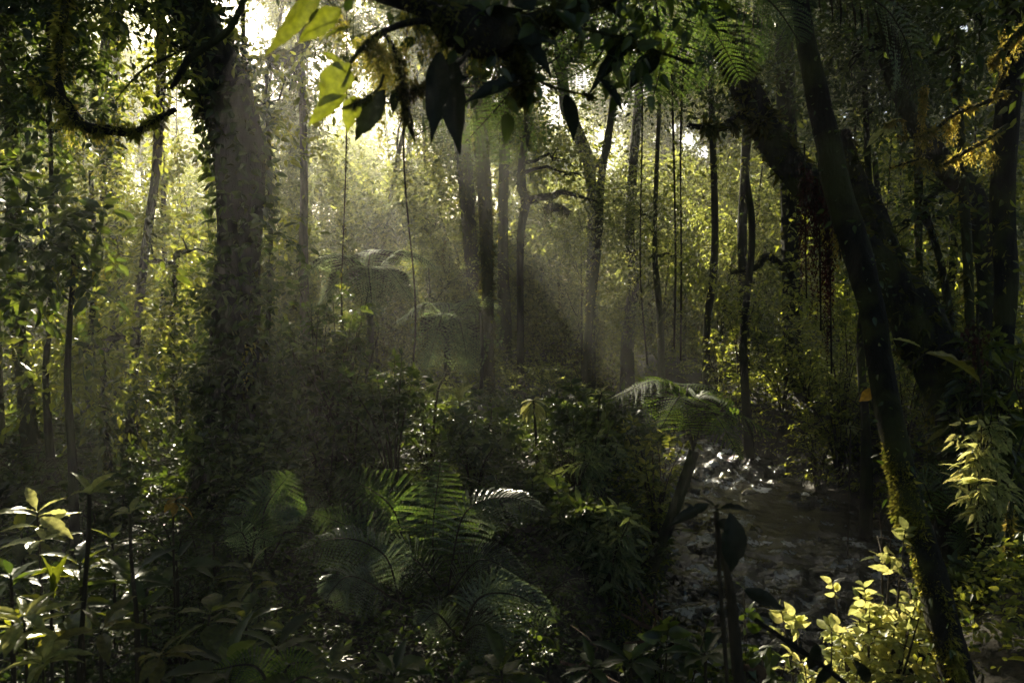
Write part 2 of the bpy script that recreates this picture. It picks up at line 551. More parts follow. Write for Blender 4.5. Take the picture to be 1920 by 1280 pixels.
DEADWOOD = bark_mat("dead_wood", (.06, .035, .022), (.20, .12, .08), (.06, .05, .02), .1, 3)


def soil_mat():
    m, nt, out = new_mat("forest_soil")
    tc = nt.nodes.new("ShaderNodeTexCoord")
    n = nt.nodes.new("ShaderNodeTexNoise")
    n.inputs["Scale"].default_value = 14
    n.inputs["Detail"].default_value = 8
    lk(nt, tc.outputs["Object"], n.inputs[0])
    cr = nt.nodes.new("ShaderNodeValToRGB")
    cr.color_ramp.elements[0].color = (.010, .008, .005, 1)
    cr.color_ramp.elements[1].color = (.05, .038, .022, 1)
    cr.color_ramp.elements[0].position = .35
    cr.color_ramp.elements[1].position = .7
    lk(nt, n.outputs[0], cr.inputs[0])
    pb = nt.nodes.new("ShaderNodeBsdfPrincipled")
    pb.inputs["Roughness"].default_value = .8
    lk(nt, cr.outputs[0], pb.inputs["Base Color"])
    bp = nt.nodes.new("ShaderNodeBump")
    bp.inputs["Distance"].default_value = .05
    lk(nt, n.outputs[0], bp.inputs["Height"])
    lk(nt, bp.outputs[0], pb.inputs["Normal"])
    lk(nt, pb.outputs[0], out.inputs[0])
    return m


SOIL = soil_mat()


def rock_mat():
    m, nt, out = new_mat("wet_rock")
    tc = nt.nodes.new("ShaderNodeTexCoord")
    n = nt.nodes.new("ShaderNodeTexNoise")
    n.inputs["Scale"].default_value = 9
    n.inputs["Detail"].default_value = 8
    lk(nt, tc.outputs["Object"], n.inputs[0])
    cr = nt.nodes.new("ShaderNodeValToRGB")
    cr.color_ramp.elements[0].color = (.008, .008, .008, 1)
    cr.color_ramp.elements[1].color = (.06, .055, .045, 1)
    lk(nt, n.outputs[0], cr.inputs[0])
    pb = nt.nodes.new("ShaderNodeBsdfPrincipled")
    pb.inputs["Roughness"].default_value = .35
    lk(nt, cr.outputs[0], pb.inputs["Base Color"])
    bp = nt.nodes.new("ShaderNodeBump")
    bp.inputs["Distance"].default_value = .03
    lk(nt, n.outputs[0], bp.inputs["Height"])
    lk(nt, bp.outputs[0], pb.inputs["Normal"])
    lk(nt, pb.outputs[0], out.inputs[0])
    return m


ROCK = rock_mat()


def water_mat():
    m, nt, out = new_mat("stream_water")
    geo = nt.nodes.new("ShaderNodeNewGeometry")
    mp = nt.nodes.new("ShaderNodeMapping")
    mp.inputs["Scale"].default_value = (1, .55, 1)
    lk(nt, geo.outputs["Position"], mp.inputs[0])
    n1 = nt.nodes.new("ShaderNodeTexNoise")
    n1.inputs["Scale"].default_value = 5
    n1.inputs["Detail"].default_value = 4
    n1.inputs["Roughness"].default_value = .55
    n1.inputs["Distortion"].default_value = .8
    lk(nt, mp.outputs[0], n1.inputs[0])
    n2 = nt.nodes.new("ShaderNodeTexNoise")
    n2.inputs["Scale"].default_value = 24
    n2.inputs["Detail"].default_value = 3
    lk(nt, mp.outputs[0], n2.inputs[0])
    ad = nt.nodes.new("ShaderNodeMath")
    ad.operation = 'MULTIPLY_ADD'
    ad.inputs[1].default_value = .55
    lk(nt, n2.outputs[0], ad.inputs[0])
    lk(nt, n1.outputs[0], ad.inputs[2])
    bp = nt.nodes.new("ShaderNodeBump")
    bp.inputs["Strength"].default_value = 1.0
    bp.inputs["Distance"].default_value = .035
    lk(nt, ad.outputs[0], bp.inputs["Height"])
    # foam and painted silver glints along the crests
    n3 = nt.nodes.new("ShaderNodeTexNoise")
    n3.inputs["Scale"].default_value = 2.2
    lk(nt, geo.outputs["Position"], n3.inputs[0])
    mu = nt.nodes.new("ShaderNodeMath")
    mu.operation = 'MULTIPLY'
    lk(nt, n3.outputs[0], mu.inputs[0])
    lk(nt, ad.outputs[0], mu.inputs[1])
    mr = nt.nodes.new("ShaderNodeMapRange")
    mr.inputs[1].default_value = .45
    mr.inputs[2].default_value = .51
    mr.inputs[4].default_value = .5
    lk(nt, mu.outputs[0], mr.inputs[0])
    mix = nt.nodes.new("ShaderNodeMix")
    mix.data_type = 'RGBA'
    mix.inputs[6].default_value = (.006, .005, .004, 1)
    mix.inputs[7].default_value = (.55, .6, .66, 1)
    lk(nt, mr.outputs[0], mix.inputs[0])
    pb = nt.nodes.new("ShaderNodeBsdfPrincipled")
    pb.inputs["Roughness"].default_value = .09
    pb.inputs["IOR"].default_value = 1.4
    lk(nt, mix.outputs[2], pb.inputs["Base Color"])
    lk(nt, bp.outputs[0], pb.inputs["Normal"])
    lk(nt, pb.outputs[0], out.inputs[0])
    return m


WATER = water_mat()

# ---------------------------------------------------------------- ground and stream
SY = np.array([-8, 1, 4, 6.2, 7.5, 9, 11, 13.5, 16, 20, 26, 40])
SX = np.array([.2, .6, 1.1, 2.35, 3.0, 3.45, 3.6, 3.6, 2.9, 2.2, 3, 5])
SW = np.array([.5, .5, .6, 1.05, 1.35, 1.35, 1.2, .85, .8, .8, .8, .8])
WZ = -1.4


def ground(x, y):
    x = np.asarray(x, float)
    y = np.asarray(y, float)
    cx = np.interp(y, SY, SX)
    hw = np.interp(y, SY, SW)
    s = (x - cx)
    d = np.abs(s) / hw
    k = np.clip((d - .85) / 1.1, 0, 1)
    k = k * k * (3 - 2 * k)
    bank = np.where(s < 0, -.45, -.15) + .035 * np.maximum(y - 22, 0) + .05 * np.maximum(-x - 3, 0).clip(0, 8) * .5
    bank = bank + .10 * np.sin(x * .9 + 1) * np.cos(y * .7) + .05 * np.sin(x * 2.3 + y * 1.9) + .35 * np.exp(-((x + .2) ** 2 + (y + .5) ** 2) / 4)
    far = np.clip((y - 30) / 10, 0, 1)
    k = np.maximum(k, far)
    return -1.75 + (bank + 1.75) * k


def grid(xs, ys, zf):
    X, Y = np.meshgrid(xs, ys)
    Z = zf(X, Y)
    nx, ny = len(xs), len(ys)
    i = (np.arange(ny - 1)[:, None] * nx + np.arange(nx - 1)[None])
    q = np.stack([i, i + 1, i + nx + 1, i + nx], -1).reshape(-1)
    return np.stack([X, Y, Z], -1).reshape(-1, 3), q, np.full((nx - 1) * (ny - 1), 4)


m = Mesh()
gx = np.concatenate([-np.geomspace(1500, 26, 14), np.arange(-25, 25.01, .25), np.geomspace(26, 1500, 14)])
gy = np.concatenate([[-300, -100, -40, -20], np.arange(-10, 45.01, .3), np.geomspace(47, 2500, 16)])
m.add(*grid(gx, gy, lambda X, Y: ground(X, np.minimum(Y, 60))), 0, True)
tag(m.build("ground", SOIL), "dark forest floor under the undergrowth", "ground", kind="structure")

m = Mesh()
V, q, t = grid(np.linspace(-1.9, 1.9, 190), np.arange(-4, 24, .03), lambda X, Y: X * 0)
V[:, 0] = V[:, 0] * np.interp(V[:, 1], SY, SW) + np.interp(V[:, 1], SY, SX)
rough = .5 + .5 * np.sin(V[:, 1] * .9 + 1.2)
V[:, 2] = WZ + (0.034 * np.sin(V[:, 0] * 7 + 2.5 * np.sin(V[:, 1] * 2.1)) * np.sin(V[:, 1] * 6 + 2 * np.sin(V[:, 0] * 3))
                + .016 * np.sin(V[:, 0] * 17 + V[:, 1] * 5) * np.sin(V[:, 1] * 15 - V[:, 0] * 4)
                + .010 * np.sin(V[:, 0] * 29 + 3 * np.sin(V[:, 1] * 9)) * np.sin(V[:, 1] * 37 + 2 * np.sin(V[:, 0] * 13))
                + .007 * np.sin(V[:, 0] * 51 - V[:, 1] * 33 + 2 * np.sin(V[:, 1] * 5)) * np.sin(V[:, 1] * 58 + V[:, 0] * 21)) * (0.45 + rough)
# little step where the water comes down
V[:, 2] += .16 / (1 + np.exp(-(V[:, 1] - 13.4) * 8)) - .25 / (1 + np.exp((V[:, 1] - 6.0) * 7))
m.add(V, q, t, 0, True)
tag(m.build("stream", WATER), "dark rippling forest stream with pale glints", "stream", kind="structure")


def in_stream(x, y, mrg=1.15):
    return abs(x - np.interp(y, SY, SX)) < np.interp(y, SY, SW) * mrg


# ---------------------------------------------------------------- plant builders
def sprigs(M, C, D, Ls, q, L, tm=DIAMOND, mi=0, wide=1.0, droop=.25, nvar=.45, carve=True, smooth=False, twig_mi=None):
    """leafy twigs: C starts, D directions, Ls lengths, q leaves each"""
    C = np.asarray(C, float)
    D = unit(D)
    n = len(C)
    Ls = np.broadcast_to(np.asarray(Ls, float), (n,))
    side = unit(np.cross(D, np.array([0, 0, 1.0]) + .35 * rng.normal(size=(n, 3))))
    nrm = unit(np.cross(side, D))
    nrm = nrm * np.sign(nrm[:, 2:3] + 1e-6)
    for j in range(q):
        u = (j + .6) / q
        sg = (1 if j % 2 else -1)
        pos = C + D * (Ls * u)[:, None] + np.array([0, 0, -1]) * (droop * Ls * u * u)[:, None]
        if j == q - 1:
            T = D + np.array([0, 0, -droop])
        else:
            T = D * .55 + side * sg + np.array([0, 0, -droop * .7])
        T = T + .35 * rng.normal(size=(n, 3)) + np.array([0, 0, -.15])
        N = nrm + nvar * rng.normal(size=(n, 3))
        s = L * (.4 + .5 * rng.random(n) + .6 * rng.random(n) ** 3)
        M.inst(tm, pos, T, N, s, s * wide, mi, carve, smooth)
    if twig_mi is not None:
        M.inst(BLADE, C, D + np.array([0, 0, -droop * .5]), nrm, Ls, .03 * np.ones(n) + 0 * Ls, twig_mi, carve)


def cloud(n, c, r):
    """n points in an ellipsoid, denser near its skin"""
    v = unit(rng.normal(size=(n, 3))) * (rng.random(n)[:, None] ** .45)
    return np.asarray(c) + v * np.asarray(r), v


def limb(M, a, b, r0, r1, wig=.12, n=8, sides=5, mi=0):
    a, b = np.asarray(a, float), np.asarray(b, float)
    L = np.linalg.norm(b - a)
    u = np.linspace(0, 1, n)[:, None]
    p = a * (1 - u) + b * u + np.array([0, 0, 1]) * (L * .12 * np.sin(u * np.pi))
    p[1:-1] += rng.normal(size=(n - 2, 3)) * L * wig * .35
    if blocked(p, r0) == 0 and thin(p).all():
        M.tube(p, np.linspace(r0, r1, n), sides, mi, .1)
    return p


def strands(M, A, Ls, w=.02, step=.05, mi=0, carve=True, flake=.05):
    """hanging moss from anchors A"""
    for a, l in zip(np.asarray(A), np.asarray(Ls)):
        k = max(3, int(l / step))
        u = np.linspace(0, 1, k)
        ph = rng.random(2) * 6
        pos = a + np.stack([w * np.sin(u * 7 + ph[0]) * (1 - u * .5), w * np.cos(u * 6 + ph[1]), -u * l], -1) + rng.normal(size=(k, 3)) * w * (1 - .7 * u[:, None])
        T = np.array([0, 0, -1]) + .5 * rng.normal(size=(k, 3))
        M.inst(FLAKE, pos, T, rng.normal(size=(k, 3)), flake * (1.3 - .8 * u) * (.6 + .8 * rng.random(k)), None, mi, carve)


def tufts(M, V, n, size, mi=0, bias=None, amt=1.0, down=.6, carve=False):
    """moss tufts on a tube surface V (rings, sides, 3)"""
    nr, ns, _ = V.shape
    i = rng.integers(0, nr - 1, n)
    j = rng.integers(0, ns, n)
    f = rng.random((n, 1))
    g = rng.random((n, 1))
    a = V[i, j] * (1 - f) + V[i + 1, j] * f
    b = V[i, (j + 1) % ns] * (1 - f) + V[i + 1, (j + 1) % ns] * f
    p = a * (1 - g) + b * g
    ctr = V[i].mean(1) * (1 - f) + V[i + 1].mean(1) * f
    out = unit(p - ctr)
    # patchy
    k = (np.sin(p[:, 0] * 7 + p[:, 2] * 5) + np.sin(p[:, 2] * 11 - p[:, 0] * 3) + rng.random(n) * 2) > (1.2 - amt * 1.6)
    if bias is not None:
        k &= (out @ unit(bias) > -.15 + .5 * rng.random(n))
    p, out = p[k], out[k]
    T = out * .8 + np.array([0, 0, -down]) + .5 * rng.normal(size=p.shape)
    M.inst(FLAKE, p - out * size * .2, T, rng.normal(size=p.shape), size * (.4 + rng.random(len(p))) * np.clip(1 + 1.1 * np.sin(p[:, 0] * 23 + p[:, 2] * 9) * np.sin(p[:, 2] * 17 + 2) + .5 * np.sin(p[:, 0] * 61), .25, 2.4), None, mi, carve)


def px_path(rows):
    """rows px, py, distance, width px -> points and radii"""
    pts = np.array([P(r[0], r[1], r[2]) for r in rows])
    rad = np.array([r[3] / 2 / F * r[2] for r in rows])
    return pts, rad


def trunk(rows, n=50, sides=14, rough=.12, to_ground=True, M=None, seed=0):
    pts, rad = px_path(rows)
    if to_ground:
        b = pts[-1].copy()
        g = float(ground(b[0], b[1])) - .15
        if b[2] > g + .05:
            pts = np.vstack([pts, [b[0] + (pts[-1][0] - pts[-2][0]) * .1, b[1], g]])
            rad = np.append(rad, rad[-1] * 1.25)
    s = spline(np.hstack([pts, rad[:, None]]), n)
    M = M or Mesh()
    V = M.tube(s[:, :3], np.maximum(s[:, 3], .003), sides, 0, rough, True, seed)
    return M, s, V


def crown(root, M, W, centers, rads, ntw, L, q=7, tm=DIAMOND, limb_from=None, lr=.05, tl=.5, wide=1.0):
    for c, r in zip(centers, rads):
        c = np.asarray(c, float)
        r3 = np.asarray(r, float) * np.ones(3)
        if limb_from is not None:
            limb(W, limb_from, c, lr, lr * .25)
            for k in range(3):
                e, _ = cloud(1, c, r3 * .8)
                limb(W, c * .7 + np.asarray(limb_from) * .3, e[0], lr * .35, lr * .08, sides=3, n=5)
        p, v = cloud(ntw, c, r3)
        D = v + .7 * rng.normal(size=v.shape) + np.array([0, 0, -.1])
        sprigs(M, p, D, tl * (.6 + .8 * rng.random(ntw)), q, L, tm, 0, wide)


def shrub(name, label, cat, base, h, spread, L, nst=7, tw=10, q=7, mat=LEAF, tm=OVATE, group=None, lean=(0, 0), wide=1.0, tl=.3, lo=.25, droop=.3, smooth=False):
    base = np.asarray(base, float)
    root = thing(name, label, cat, base, group)
    S, Fo = Mesh(), Mesh()
    for k in range(nst):
        a = rng.random() * 6.283
        rr = spread * (.25 + .75 * rng.random())
        top = base + np.array([math.cos(a) * rr + lean[0] * h, math.sin(a) * rr + lean[1] * h, h * (.65 + .38 * rng.random())])
        if k == 0:
            top = base + np.array([lean[0] * h, lean[1] * h, h])
        mid = base * .5 + top * .5 + np.array([-math.cos(a), -math.sin(a), .5]) * rr * .18
        p = spline([base - [0, 0, .1], mid, top], 10)
        S.tube(p, np.linspace(.008 + h * .006, .003, 10), 5, 0, .05)
        u = lo + (1 - lo) * rng.random(tw) ** .8
        u[0] = 1
        idx = u * 9
        i0 = np.minimum(idx.astype(int), 8)
        st = p[i0] * (1 - (idx - i0))[:, None] + p[i0 + 1] * (idx - i0)[:, None]
        an = rng.random(tw) * 6.283
        D = np.stack([np.cos(an), np.sin(an), .35 + .5 * rng.random(tw)], -1)
        D[0] = [.2 * math.cos(a), .2 * math.sin(a), 1]
        ln = tl * (.5 + .8 * rng.random(tw)) * (1.15 - .5 * u)
        sprigs(Fo, st, D, ln, q, L, tm, 0, wide, droop, .35, True, smooth)
        for s_, d_, l_ in zip(st[::2], unit(D)[::2], ln[::2]):
            S.tube([s_, s_ + d_ * l_ * .6 + [0, 0, -.03 * l_], s_ + d_ * l_ + [0, 0, -droop * l_]], [.004, .003, .0015], 3)
    S.build("stem", TWIG, root)
    Fo.build("foliage", mat, root)
    return root


def fern_frond(M, path, width, npin=26, nrm=(0, 0, 1), droop=.35, pl=14, mi=0, stem_mi=1, r0=.008, bare=.15, carve=False, ang=.35, fill=.46):
    """one bipinnate frond along a path"""
    s = spline(path, 40)
    M.tube(s, np.linspace(r0, r0 * .25, 40), 5, stem_mi)
    for i in range(npin):
        u = bare + (1 - bare) * (i + .5) / npin
        w = (u - bare) / (1 - bare)
        ln = width * .5 * (math.sin(math.pi * min(1, .12 + .88 * w) ** .8) ** .7) * (1 - .25 * w) + width * .03
        k = min(38, int(u * 39))
        f = u * 39 - k
        p = s[k] * (1 - f) + s[k + 1] * f
        t = unit(s[k + 1] - s[k])
        side = unit(np.cross(t, np.asarray(nrm, float)))
        up = np.cross(side, t)
        if up[2] < 0 and nrm[2] > 0:
            up = -up
        for sg in (-1, 1):
            d = unit(side * sg * math.cos(ang) + t * math.sin(ang) + .06 * rng.normal(size=3))
            j = (np.arange(pl) + .5) / pl
            pos = p + d * (ln * j)[:, None] + np.array([0, 0, -1]) * (droop * ln * j ** 2)[:, None] + t * (ln * .12 * j ** 2)[:, None]
            pw = ln / pl
            plen = np.maximum(width / npin * fill * (1 - .8 * j), pw * .5)
            dd = unit(d + np.array([0, 0, -1]) * (2 * droop * j)[:, None])
            q = unit(np.cross(dd, up))
            for s2 in (-1, 1):
                M.inst(DIAMOND, pos, q * s2 + dd * .45, up + .12 * rng.normal(size=(pl, 3)), plen * 1.15, np.full(pl, pw * 2.6), mi, carve)
            M.inst(BLADE, [p], [d + np.array([0, 0, -droop * .6])], [up], [ln * .95], [.02 * ln + .004], stem_mi, carve)


def fern(label, base, fronds, mat, group=None, name="fern", cat="fern", stemmat=None, trunk_rows=None, **kw):
    """fronds: list of (list of world pts, width, kw)"""
    root = thing(name, label, cat, base, group)
    for pts, wd, k2 in fronds:
        M = Mesh()
        a = dict(kw)
        a.update(k2)
        fern_frond(M, pts, wd, **a)
        M.build("frond", [a.get('m') or mat, stemmat or TWIG] if False else [mat, stemmat or TWIG], root)
    return root


def rosette(base, n, L, up=.55, sag=.8, wd=.35, a0=0, tilt=(0, 0)):
    """frond paths around a fern's base"""
    out = []
    for k in range(n):
        a = a0 + k * 6.283 / n + rng.normal() * .15
        l = L * (.8 + .35 * rng.random())
        dx, dy = math.cos(a) + tilt[0], math.sin(a) + tilt[1]
        b = np.asarray(base, float)
        pts = [b, b + np.array([dx * .3, dy * .3, up * .8]) * l, b + np.array([dx * .68, dy * .68, up * 1.05]) * l, b + np.array([dx * 1.0, dy * 1.0, up * 1.05 - sag * .35]) * l]
        out.append((pts, l * wd, {}))
    return out


def tree(label, rows, bark=BARK, leaf=LEAF, clusters=(), ntw=160, L=.16, q=7, tl=.5, moss=0, moss_mat=MOSS_DIM, moss_size=.05, moss_bias=None,
         group=None, rough=.12, sides=14, n=60, branches=(), hang=(), name="tree", cat="tree", seed=0, lr=.05, moss_zmax=99, tm=DIAMOND, climbers=None, hang_mat=None, mossamt=1.0):
    """clusters: px, py, distance, radius; branches: lists of px rows; hang: moss strands px, py, d, length, count, spread"""
    M, s, V = trunk(rows, n, sides, rough, seed=seed)
    base = s[-1, :3]
    root = thing(name, label, cat, base, group)
    M.build("trunk", bark, root)
    W, Fo, Mo, Hg = Mesh(), Mesh(), Mesh(), Mesh()
    if moss:
        tufts(Mo, V[V[:, :, 2].mean(1) < moss_zmax], moss, moss_size, 0, moss_bias, mossamt)
    for br in branches:
        p, r = px_path(br)
        b = spline(np.hstack([p, r[:, None]]), 26)
        B = Mesh()
        Vb = B.tube(b[:, :3], np.maximum(b[:, 3], .003), 8, 0, .15)
        B.build("branch", bark, root)
        if moss:
            tufts(Mo, Vb, max(60, moss // 4), moss_size, 0, None, 1.2)
    if clusters:
        cs = [P(c[0], c[1], c[2]) for c in clusters]
        rs = [c[3] for c in clusters]
        for c, r in zip(cs, rs):
            k = int(np.argmin(np.linalg.norm(s[:, :3] - c, axis=1) + 3 * np.maximum(0, s[:, 2] - c[2])))
            nt = int(ntw * (r ** 2))
            crown(root, Fo, W, [c], [[r, r, r * .75]], max(12, nt), L, q, tm, s[k, :3], lr, tl)
        W.build("limbs", bark, root)
        Fo.build("crown", leaf, root)
    for h in hang:
        k = h[4]
        A = np.array([P(h[0] + rng.normal() * h[5], h[1] + rng.normal() * h[5] * .25, h[2]) + rng.normal(size=3) * [0, .15, 0] for _ in range(k)])
        strands(Hg, A, h[3] * (.4 + .8 * rng.random(k)), .02, .04, 0, False, .05)
    if Mo.v:
        Mo.build("moss", moss_mat, root)
    if Hg.v:
        Hg.build("hanging_moss", hang_mat or moss_mat, root)
    if climbers:
        Cl = Mesh()
        nC, size, tm2, m2, bias = climbers
        nr, ns, _ = V.shape
        i = rng.integers(0, nr, nC)
        j = rng.integers(0, ns, nC)
        p = V[i, j]
        out = unit(p - V[i].mean(1))
        if bias is not None:
            k = out @ unit(np.array(bias)) > -.2
            p, out = p[k], out[k]
        nn = len(p)
        T = out * .9 + np.array([0, 0, -.7]) + .6 * rng.normal(size=(nn, 3))
        Cl.inst(tm2, p + out * size * rng.random((nn, 1)) * 1.3, T, out + .6 * rng.normal(size=(nn, 3)), size * (.5 + rng.random(nn)), None, 0, False)
        Cl.build("climbing_leaves", m2, root)
    return root


# ================================================================ the big trees
SL = np.array([-1, -.1, .2])
SR = np.array([1, -.3, .1])
tree("thick dark leaning trunk with ivy leaves along its sides, left of the sunbeam",
     [(250, -560, 8.6, 130), (330, -130, 8.4, 100), (355, 0, 8.2, 74), (392, 90, 8, 84), (428, 190, 8, 98), (447, 300, 8, 92), (452, 420, 8, 78), (448, 560, 8, 74), (440, 700, 8, 84), (436, 800, 8, 108), (434, 860, 8, 140)],
     BARK_BLACK, LEAF_DARK, [(150, -380, 13, 2.6), (420, -420, 12, 2.6), (620, -330, 13, 2.2), (-150, -300, 14, 2.6)], 120, .2, moss=2600, moss_mat=MOSS_DIM, moss_bias=SR,
     climbers=(3600, .09, MIDL, LEAF_DARK, None), seed=1, branches=[[(500, 110, 8, 30), (540, 108, 8.1, 24), (570, 85, 8.3, 18), (590, 40, 8.5, 12)], [(440, 300, 8, 20), (400, 250, 7.8, 14), (372, 190, 7.6, 9)]],
     hang=[(545, 110, 8.1, .5, 14, 12), (580, 70, 8.3, .5, 10, 8)])
tree("slender straight trunk in golden glare, second from the left edge",
     [(225, -300, 14, 36), (214, 0, 14, 34), (206, 150, 14, 34), (206, 300, 14, 36), (212, 450, 14, 38), (226, 600, 14, 40), (238, 740, 14, 44), (246, 860, 14, 54)],
     BARK_MOSS, LEAF, [(330, -260, 15, 1.9), (60, -260, 14.5, 2.2), (150, -420, 15, 2.2)], 120, .16, moss=2200, moss_mat=MOSS, moss_size=.07, climbers=(500, .1, OVATE, LEAF, None), seed=2,
     hang=[(232, 560, 14, .9, 14, 12), (260, 620, 14, .8, 10, 8)])
tree("thin bowed trunk with moss at the far left edge of the photo",
     [(-30, -350, 9, 24), (8, 0, 9, 22), (20, 220, 9, 22), (22, 420, 9, 22), (32, 600, 9, 24), (46, 730, 9, 27), (62, 850, 9, 34), (78, 930, 9, 44)],
     BARK_MOSS, LEAF_DARK, [(-80, -240, 9.5, 1.6), (120, -180, 10, 1.5)], 140, .13, moss=1800, moss_mat=MOSS_DIM, seed=3, climbers=(250, .08, OVATE, LEAF, None))
tree("thin trunk hung with creepers between the glare trunk and the thick dark trunk",
     [(290, -200, 9.5, 20), (300, 0, 9.5, 17), (303, 120, 9.5, 17), (297, 240, 9.5, 16), (292, 330, 9.5, 15), (272, 470, 9.5, 15), (262, 560, 9.5, 17), (250, 700, 9.5, 19), (246, 860, 9.5, 24)],
     BARK, LEAF_DARK, [(250, -190, 10, 1.2), (380, -260, 10, 1.4)], 120, .12, moss=1200, seed=4, climbers=(420, .08, OVATE, LEAF, None))
tree("pale smooth thin trunk rising behind the first pale tree fern",
     [(556, -200, 20, 14), (562, 0, 20, 14), (566, 160, 20, 14), (570, 300, 20, 14), (569, 420, 20, 15), (571, 560, 20, 16), (573, 690, 20, 20)],
     BARK_PALE, LEAF_FAR, [(500, -120, 20, 1.8), (640, -160, 21, 2.0)], 90, .16, moss=900, climbers=(150, .09, OVATE, LEAF_FAR, None), seed=5)
tree("brown shaggy trunk directly left of the tall mossy centre trunk",
     [(872, -150, 22, 34), (868, 100, 22, 30), (866, 230, 22, 29), (872, 330, 22, 28), (880, 430, 22, 28), (890, 540, 22, 29), (900, 690, 22, 36)],
     BARK, LEAF_FAR, [(800, -160, 23, 2.4), (960, -200, 23, 2.4)], 90, .18, moss=4500, climbers=(400, .10, OVATE, LEAF_FAR, None), moss_mat=MOSS_DIM, moss_size=.08, seed=6,
     hang=[(870, 300, 21.7, 1.4, 16, 10), (885, 420, 21.7, 1.2, 10, 8)])
tree("tall straight mossy trunk standing in the sunbeam at the centre of the photo",
     [(880, -260, 16, 40), (892, -20, 16, 30), (898, 150, 16, 28), (903, 270, 16, 26), (910, 400, 16, 25), (914, 520, 16, 23), (914, 640, 16, 24), (916, 745, 16, 27), (917, 790, 16, 34)],
     BARK_MOSS, LEAF, [(800, -240, 16.5, 2.0), (1000, -240, 16.5, 2.2), (900, -420, 17, 2.4)], 110, .17, moss=9000, moss_mat=MOSS_DIM, moss_size=.05, climbers=(260, .07, OVATE, LEAF, None), seed=7, n=90)
tree("slim upright trunk between the mossy centre trunk and the crooked trunk",
     [(960, -200, 24, 26), (955, 60, 24, 22), (950, 180, 24, 21), (946, 300, 24, 20), (943, 400, 24, 19), (944, 520, 24, 22), (946, 690, 24, 30)],
     BARK_MOSS, LEAF_FAR, [(990, -120, 24, 2.0), (1080, -180, 25, 2.2)], 90, .18, moss=1200, moss_mat=MOSS, moss_size=.07, seed=8, hang=[(948, 200, 23.8, 1.6, 12, 8)])
tree("crooked slim trunk with a mossy arm reaching right at mid height",
     [(1000, -120, 17, 14), (994, 90, 17, 14), (988, 200, 17, 13), (990, 240, 17, 14), (980, 290, 17, 14), (978, 350, 17, 16), (985, 380, 17, 17), (976, 450, 17, 13), (976, 600, 17, 13), (977, 740, 17, 16), (978, 800, 17, 22)],
     BARK, LEAF, [(1030, 240, 17.2, .8), (1060, 300, 17.2, .75), (1010, -60, 17.5, 1.5), (1090, 330, 17.3, .5)], 150, .12, moss=2000, moss_size=.05, seed=9,
     branches=[[(984, 382, 17, 12), (1005, 372, 17, 13), (1035, 368, 17, 12), (1052, 360, 17, 10), (1085, 368, 17, 6), (1120, 378, 17, 3)],
               [(1020, 395, 17, 12), (1040, 388, 17, 16), (1068, 400, 17, 12)]], hang=[(1025, 385, 17, .5, 20, 12), (1050, 395, 17, .45, 16, 9)])
tree("leaning forked trunk below the bright sky opening",
     [(1040, -60, 25, 22), (1058, 180, 25, 22), (1072, 225, 25, 22), (1090, 265, 25, 22), (1104, 310, 25, 22), (1110, 400, 25, 18), (1108, 520, 25, 18), (1104, 690, 25, 24)],
     BARK_MOSS, LEAF_FAR, [(1080, 100, 26, .8), (1160, 60, 26, 1.0), (1040, -140, 26, 2.0)], 90, .16, moss=900, moss_mat=MOSS, moss_size=.07, seed=10,
     branches=[[(1104, 310, 25, 14), (1130, 300, 25, 14), (1142, 250, 25, 12), (1150, 150, 25, 9)]])
tree("slender sapling trunk in the lit middle distance left of the stream",
     [(1250, -60, 18, 6), (1240, 120, 18, 7), (1232, 300, 18, 8), (1228, 430, 18, 9), (1229, 500, 18, 11), (1238, 600, 18, 12), (1240, 690, 18, 14), (1240, 760, 18, 18)],
     BARK_MOSS, LEAF_FAR, [(1225, 440, 18, .7), (1200, 400, 18, .6), (1270, 480, 18, .6), (1180, 450, 18, .5), (1250, 390, 18.3, .7)], 200, .1, moss=600, seed=11, name="sapling", cat="sapling")
tree("two toned mossy trunk half hidden in the yellow green foliage right of centre",
     [(1150, 200, 20, 14), (1128, 330, 20, 14), (1122, 440, 20, 15), (1114, 520, 20, 15), (1104, 620, 20, 15), (1098, 740, 20, 18)],
     BARK_MOSS, LEAF_FAR, [(1120, 400, 20, .9), (1080, 430, 20, .8), (1160, 380, 20, .9), (1200, 340, 20.5, .9)], 170, .12, moss=900, moss_mat=MOSS, seed=12)
tree("near black leaning trunk with yellow moss low on its left side, on the right bank",
     [(1330, -900, 4.9, 37), (1440, -300, 4.7, 38), (1497, 0, 4.6, 34), (1520, 120, 4.5, 37), (1550, 260, 4.5, 43), (1578, 380, 4.5, 50), (1606, 470, 4.5, 53), (1630, 560, 4.3, 45), (1650, 680, 4.2, 45), (1672, 800, 4.05, 50), (1698, 920, 3.9, 50), (1732, 1030, 3.75, 51), (1765, 1150, 3.6, 58), (1795, 1280, 3.5, 64), (1815, 1420, 3.4, 88)],
     BARK_BLACK, LEAF_DARK, [(1250, -900, 5.5, 1.8), (1650, -800, 5.2, 1.8), (1000, -700, 6, 1.6), (1900, -650, 5.5, 1.6)], 110, .17, moss=30000, moss_mat=MOSS, moss_size=.017, moss_bias=SL, n=150, sides=20, rough=.09, seed=13, mossamt=.8, moss_zmax=.95, climbers=(260, .035, MIDL, LEAF_DARK, None))
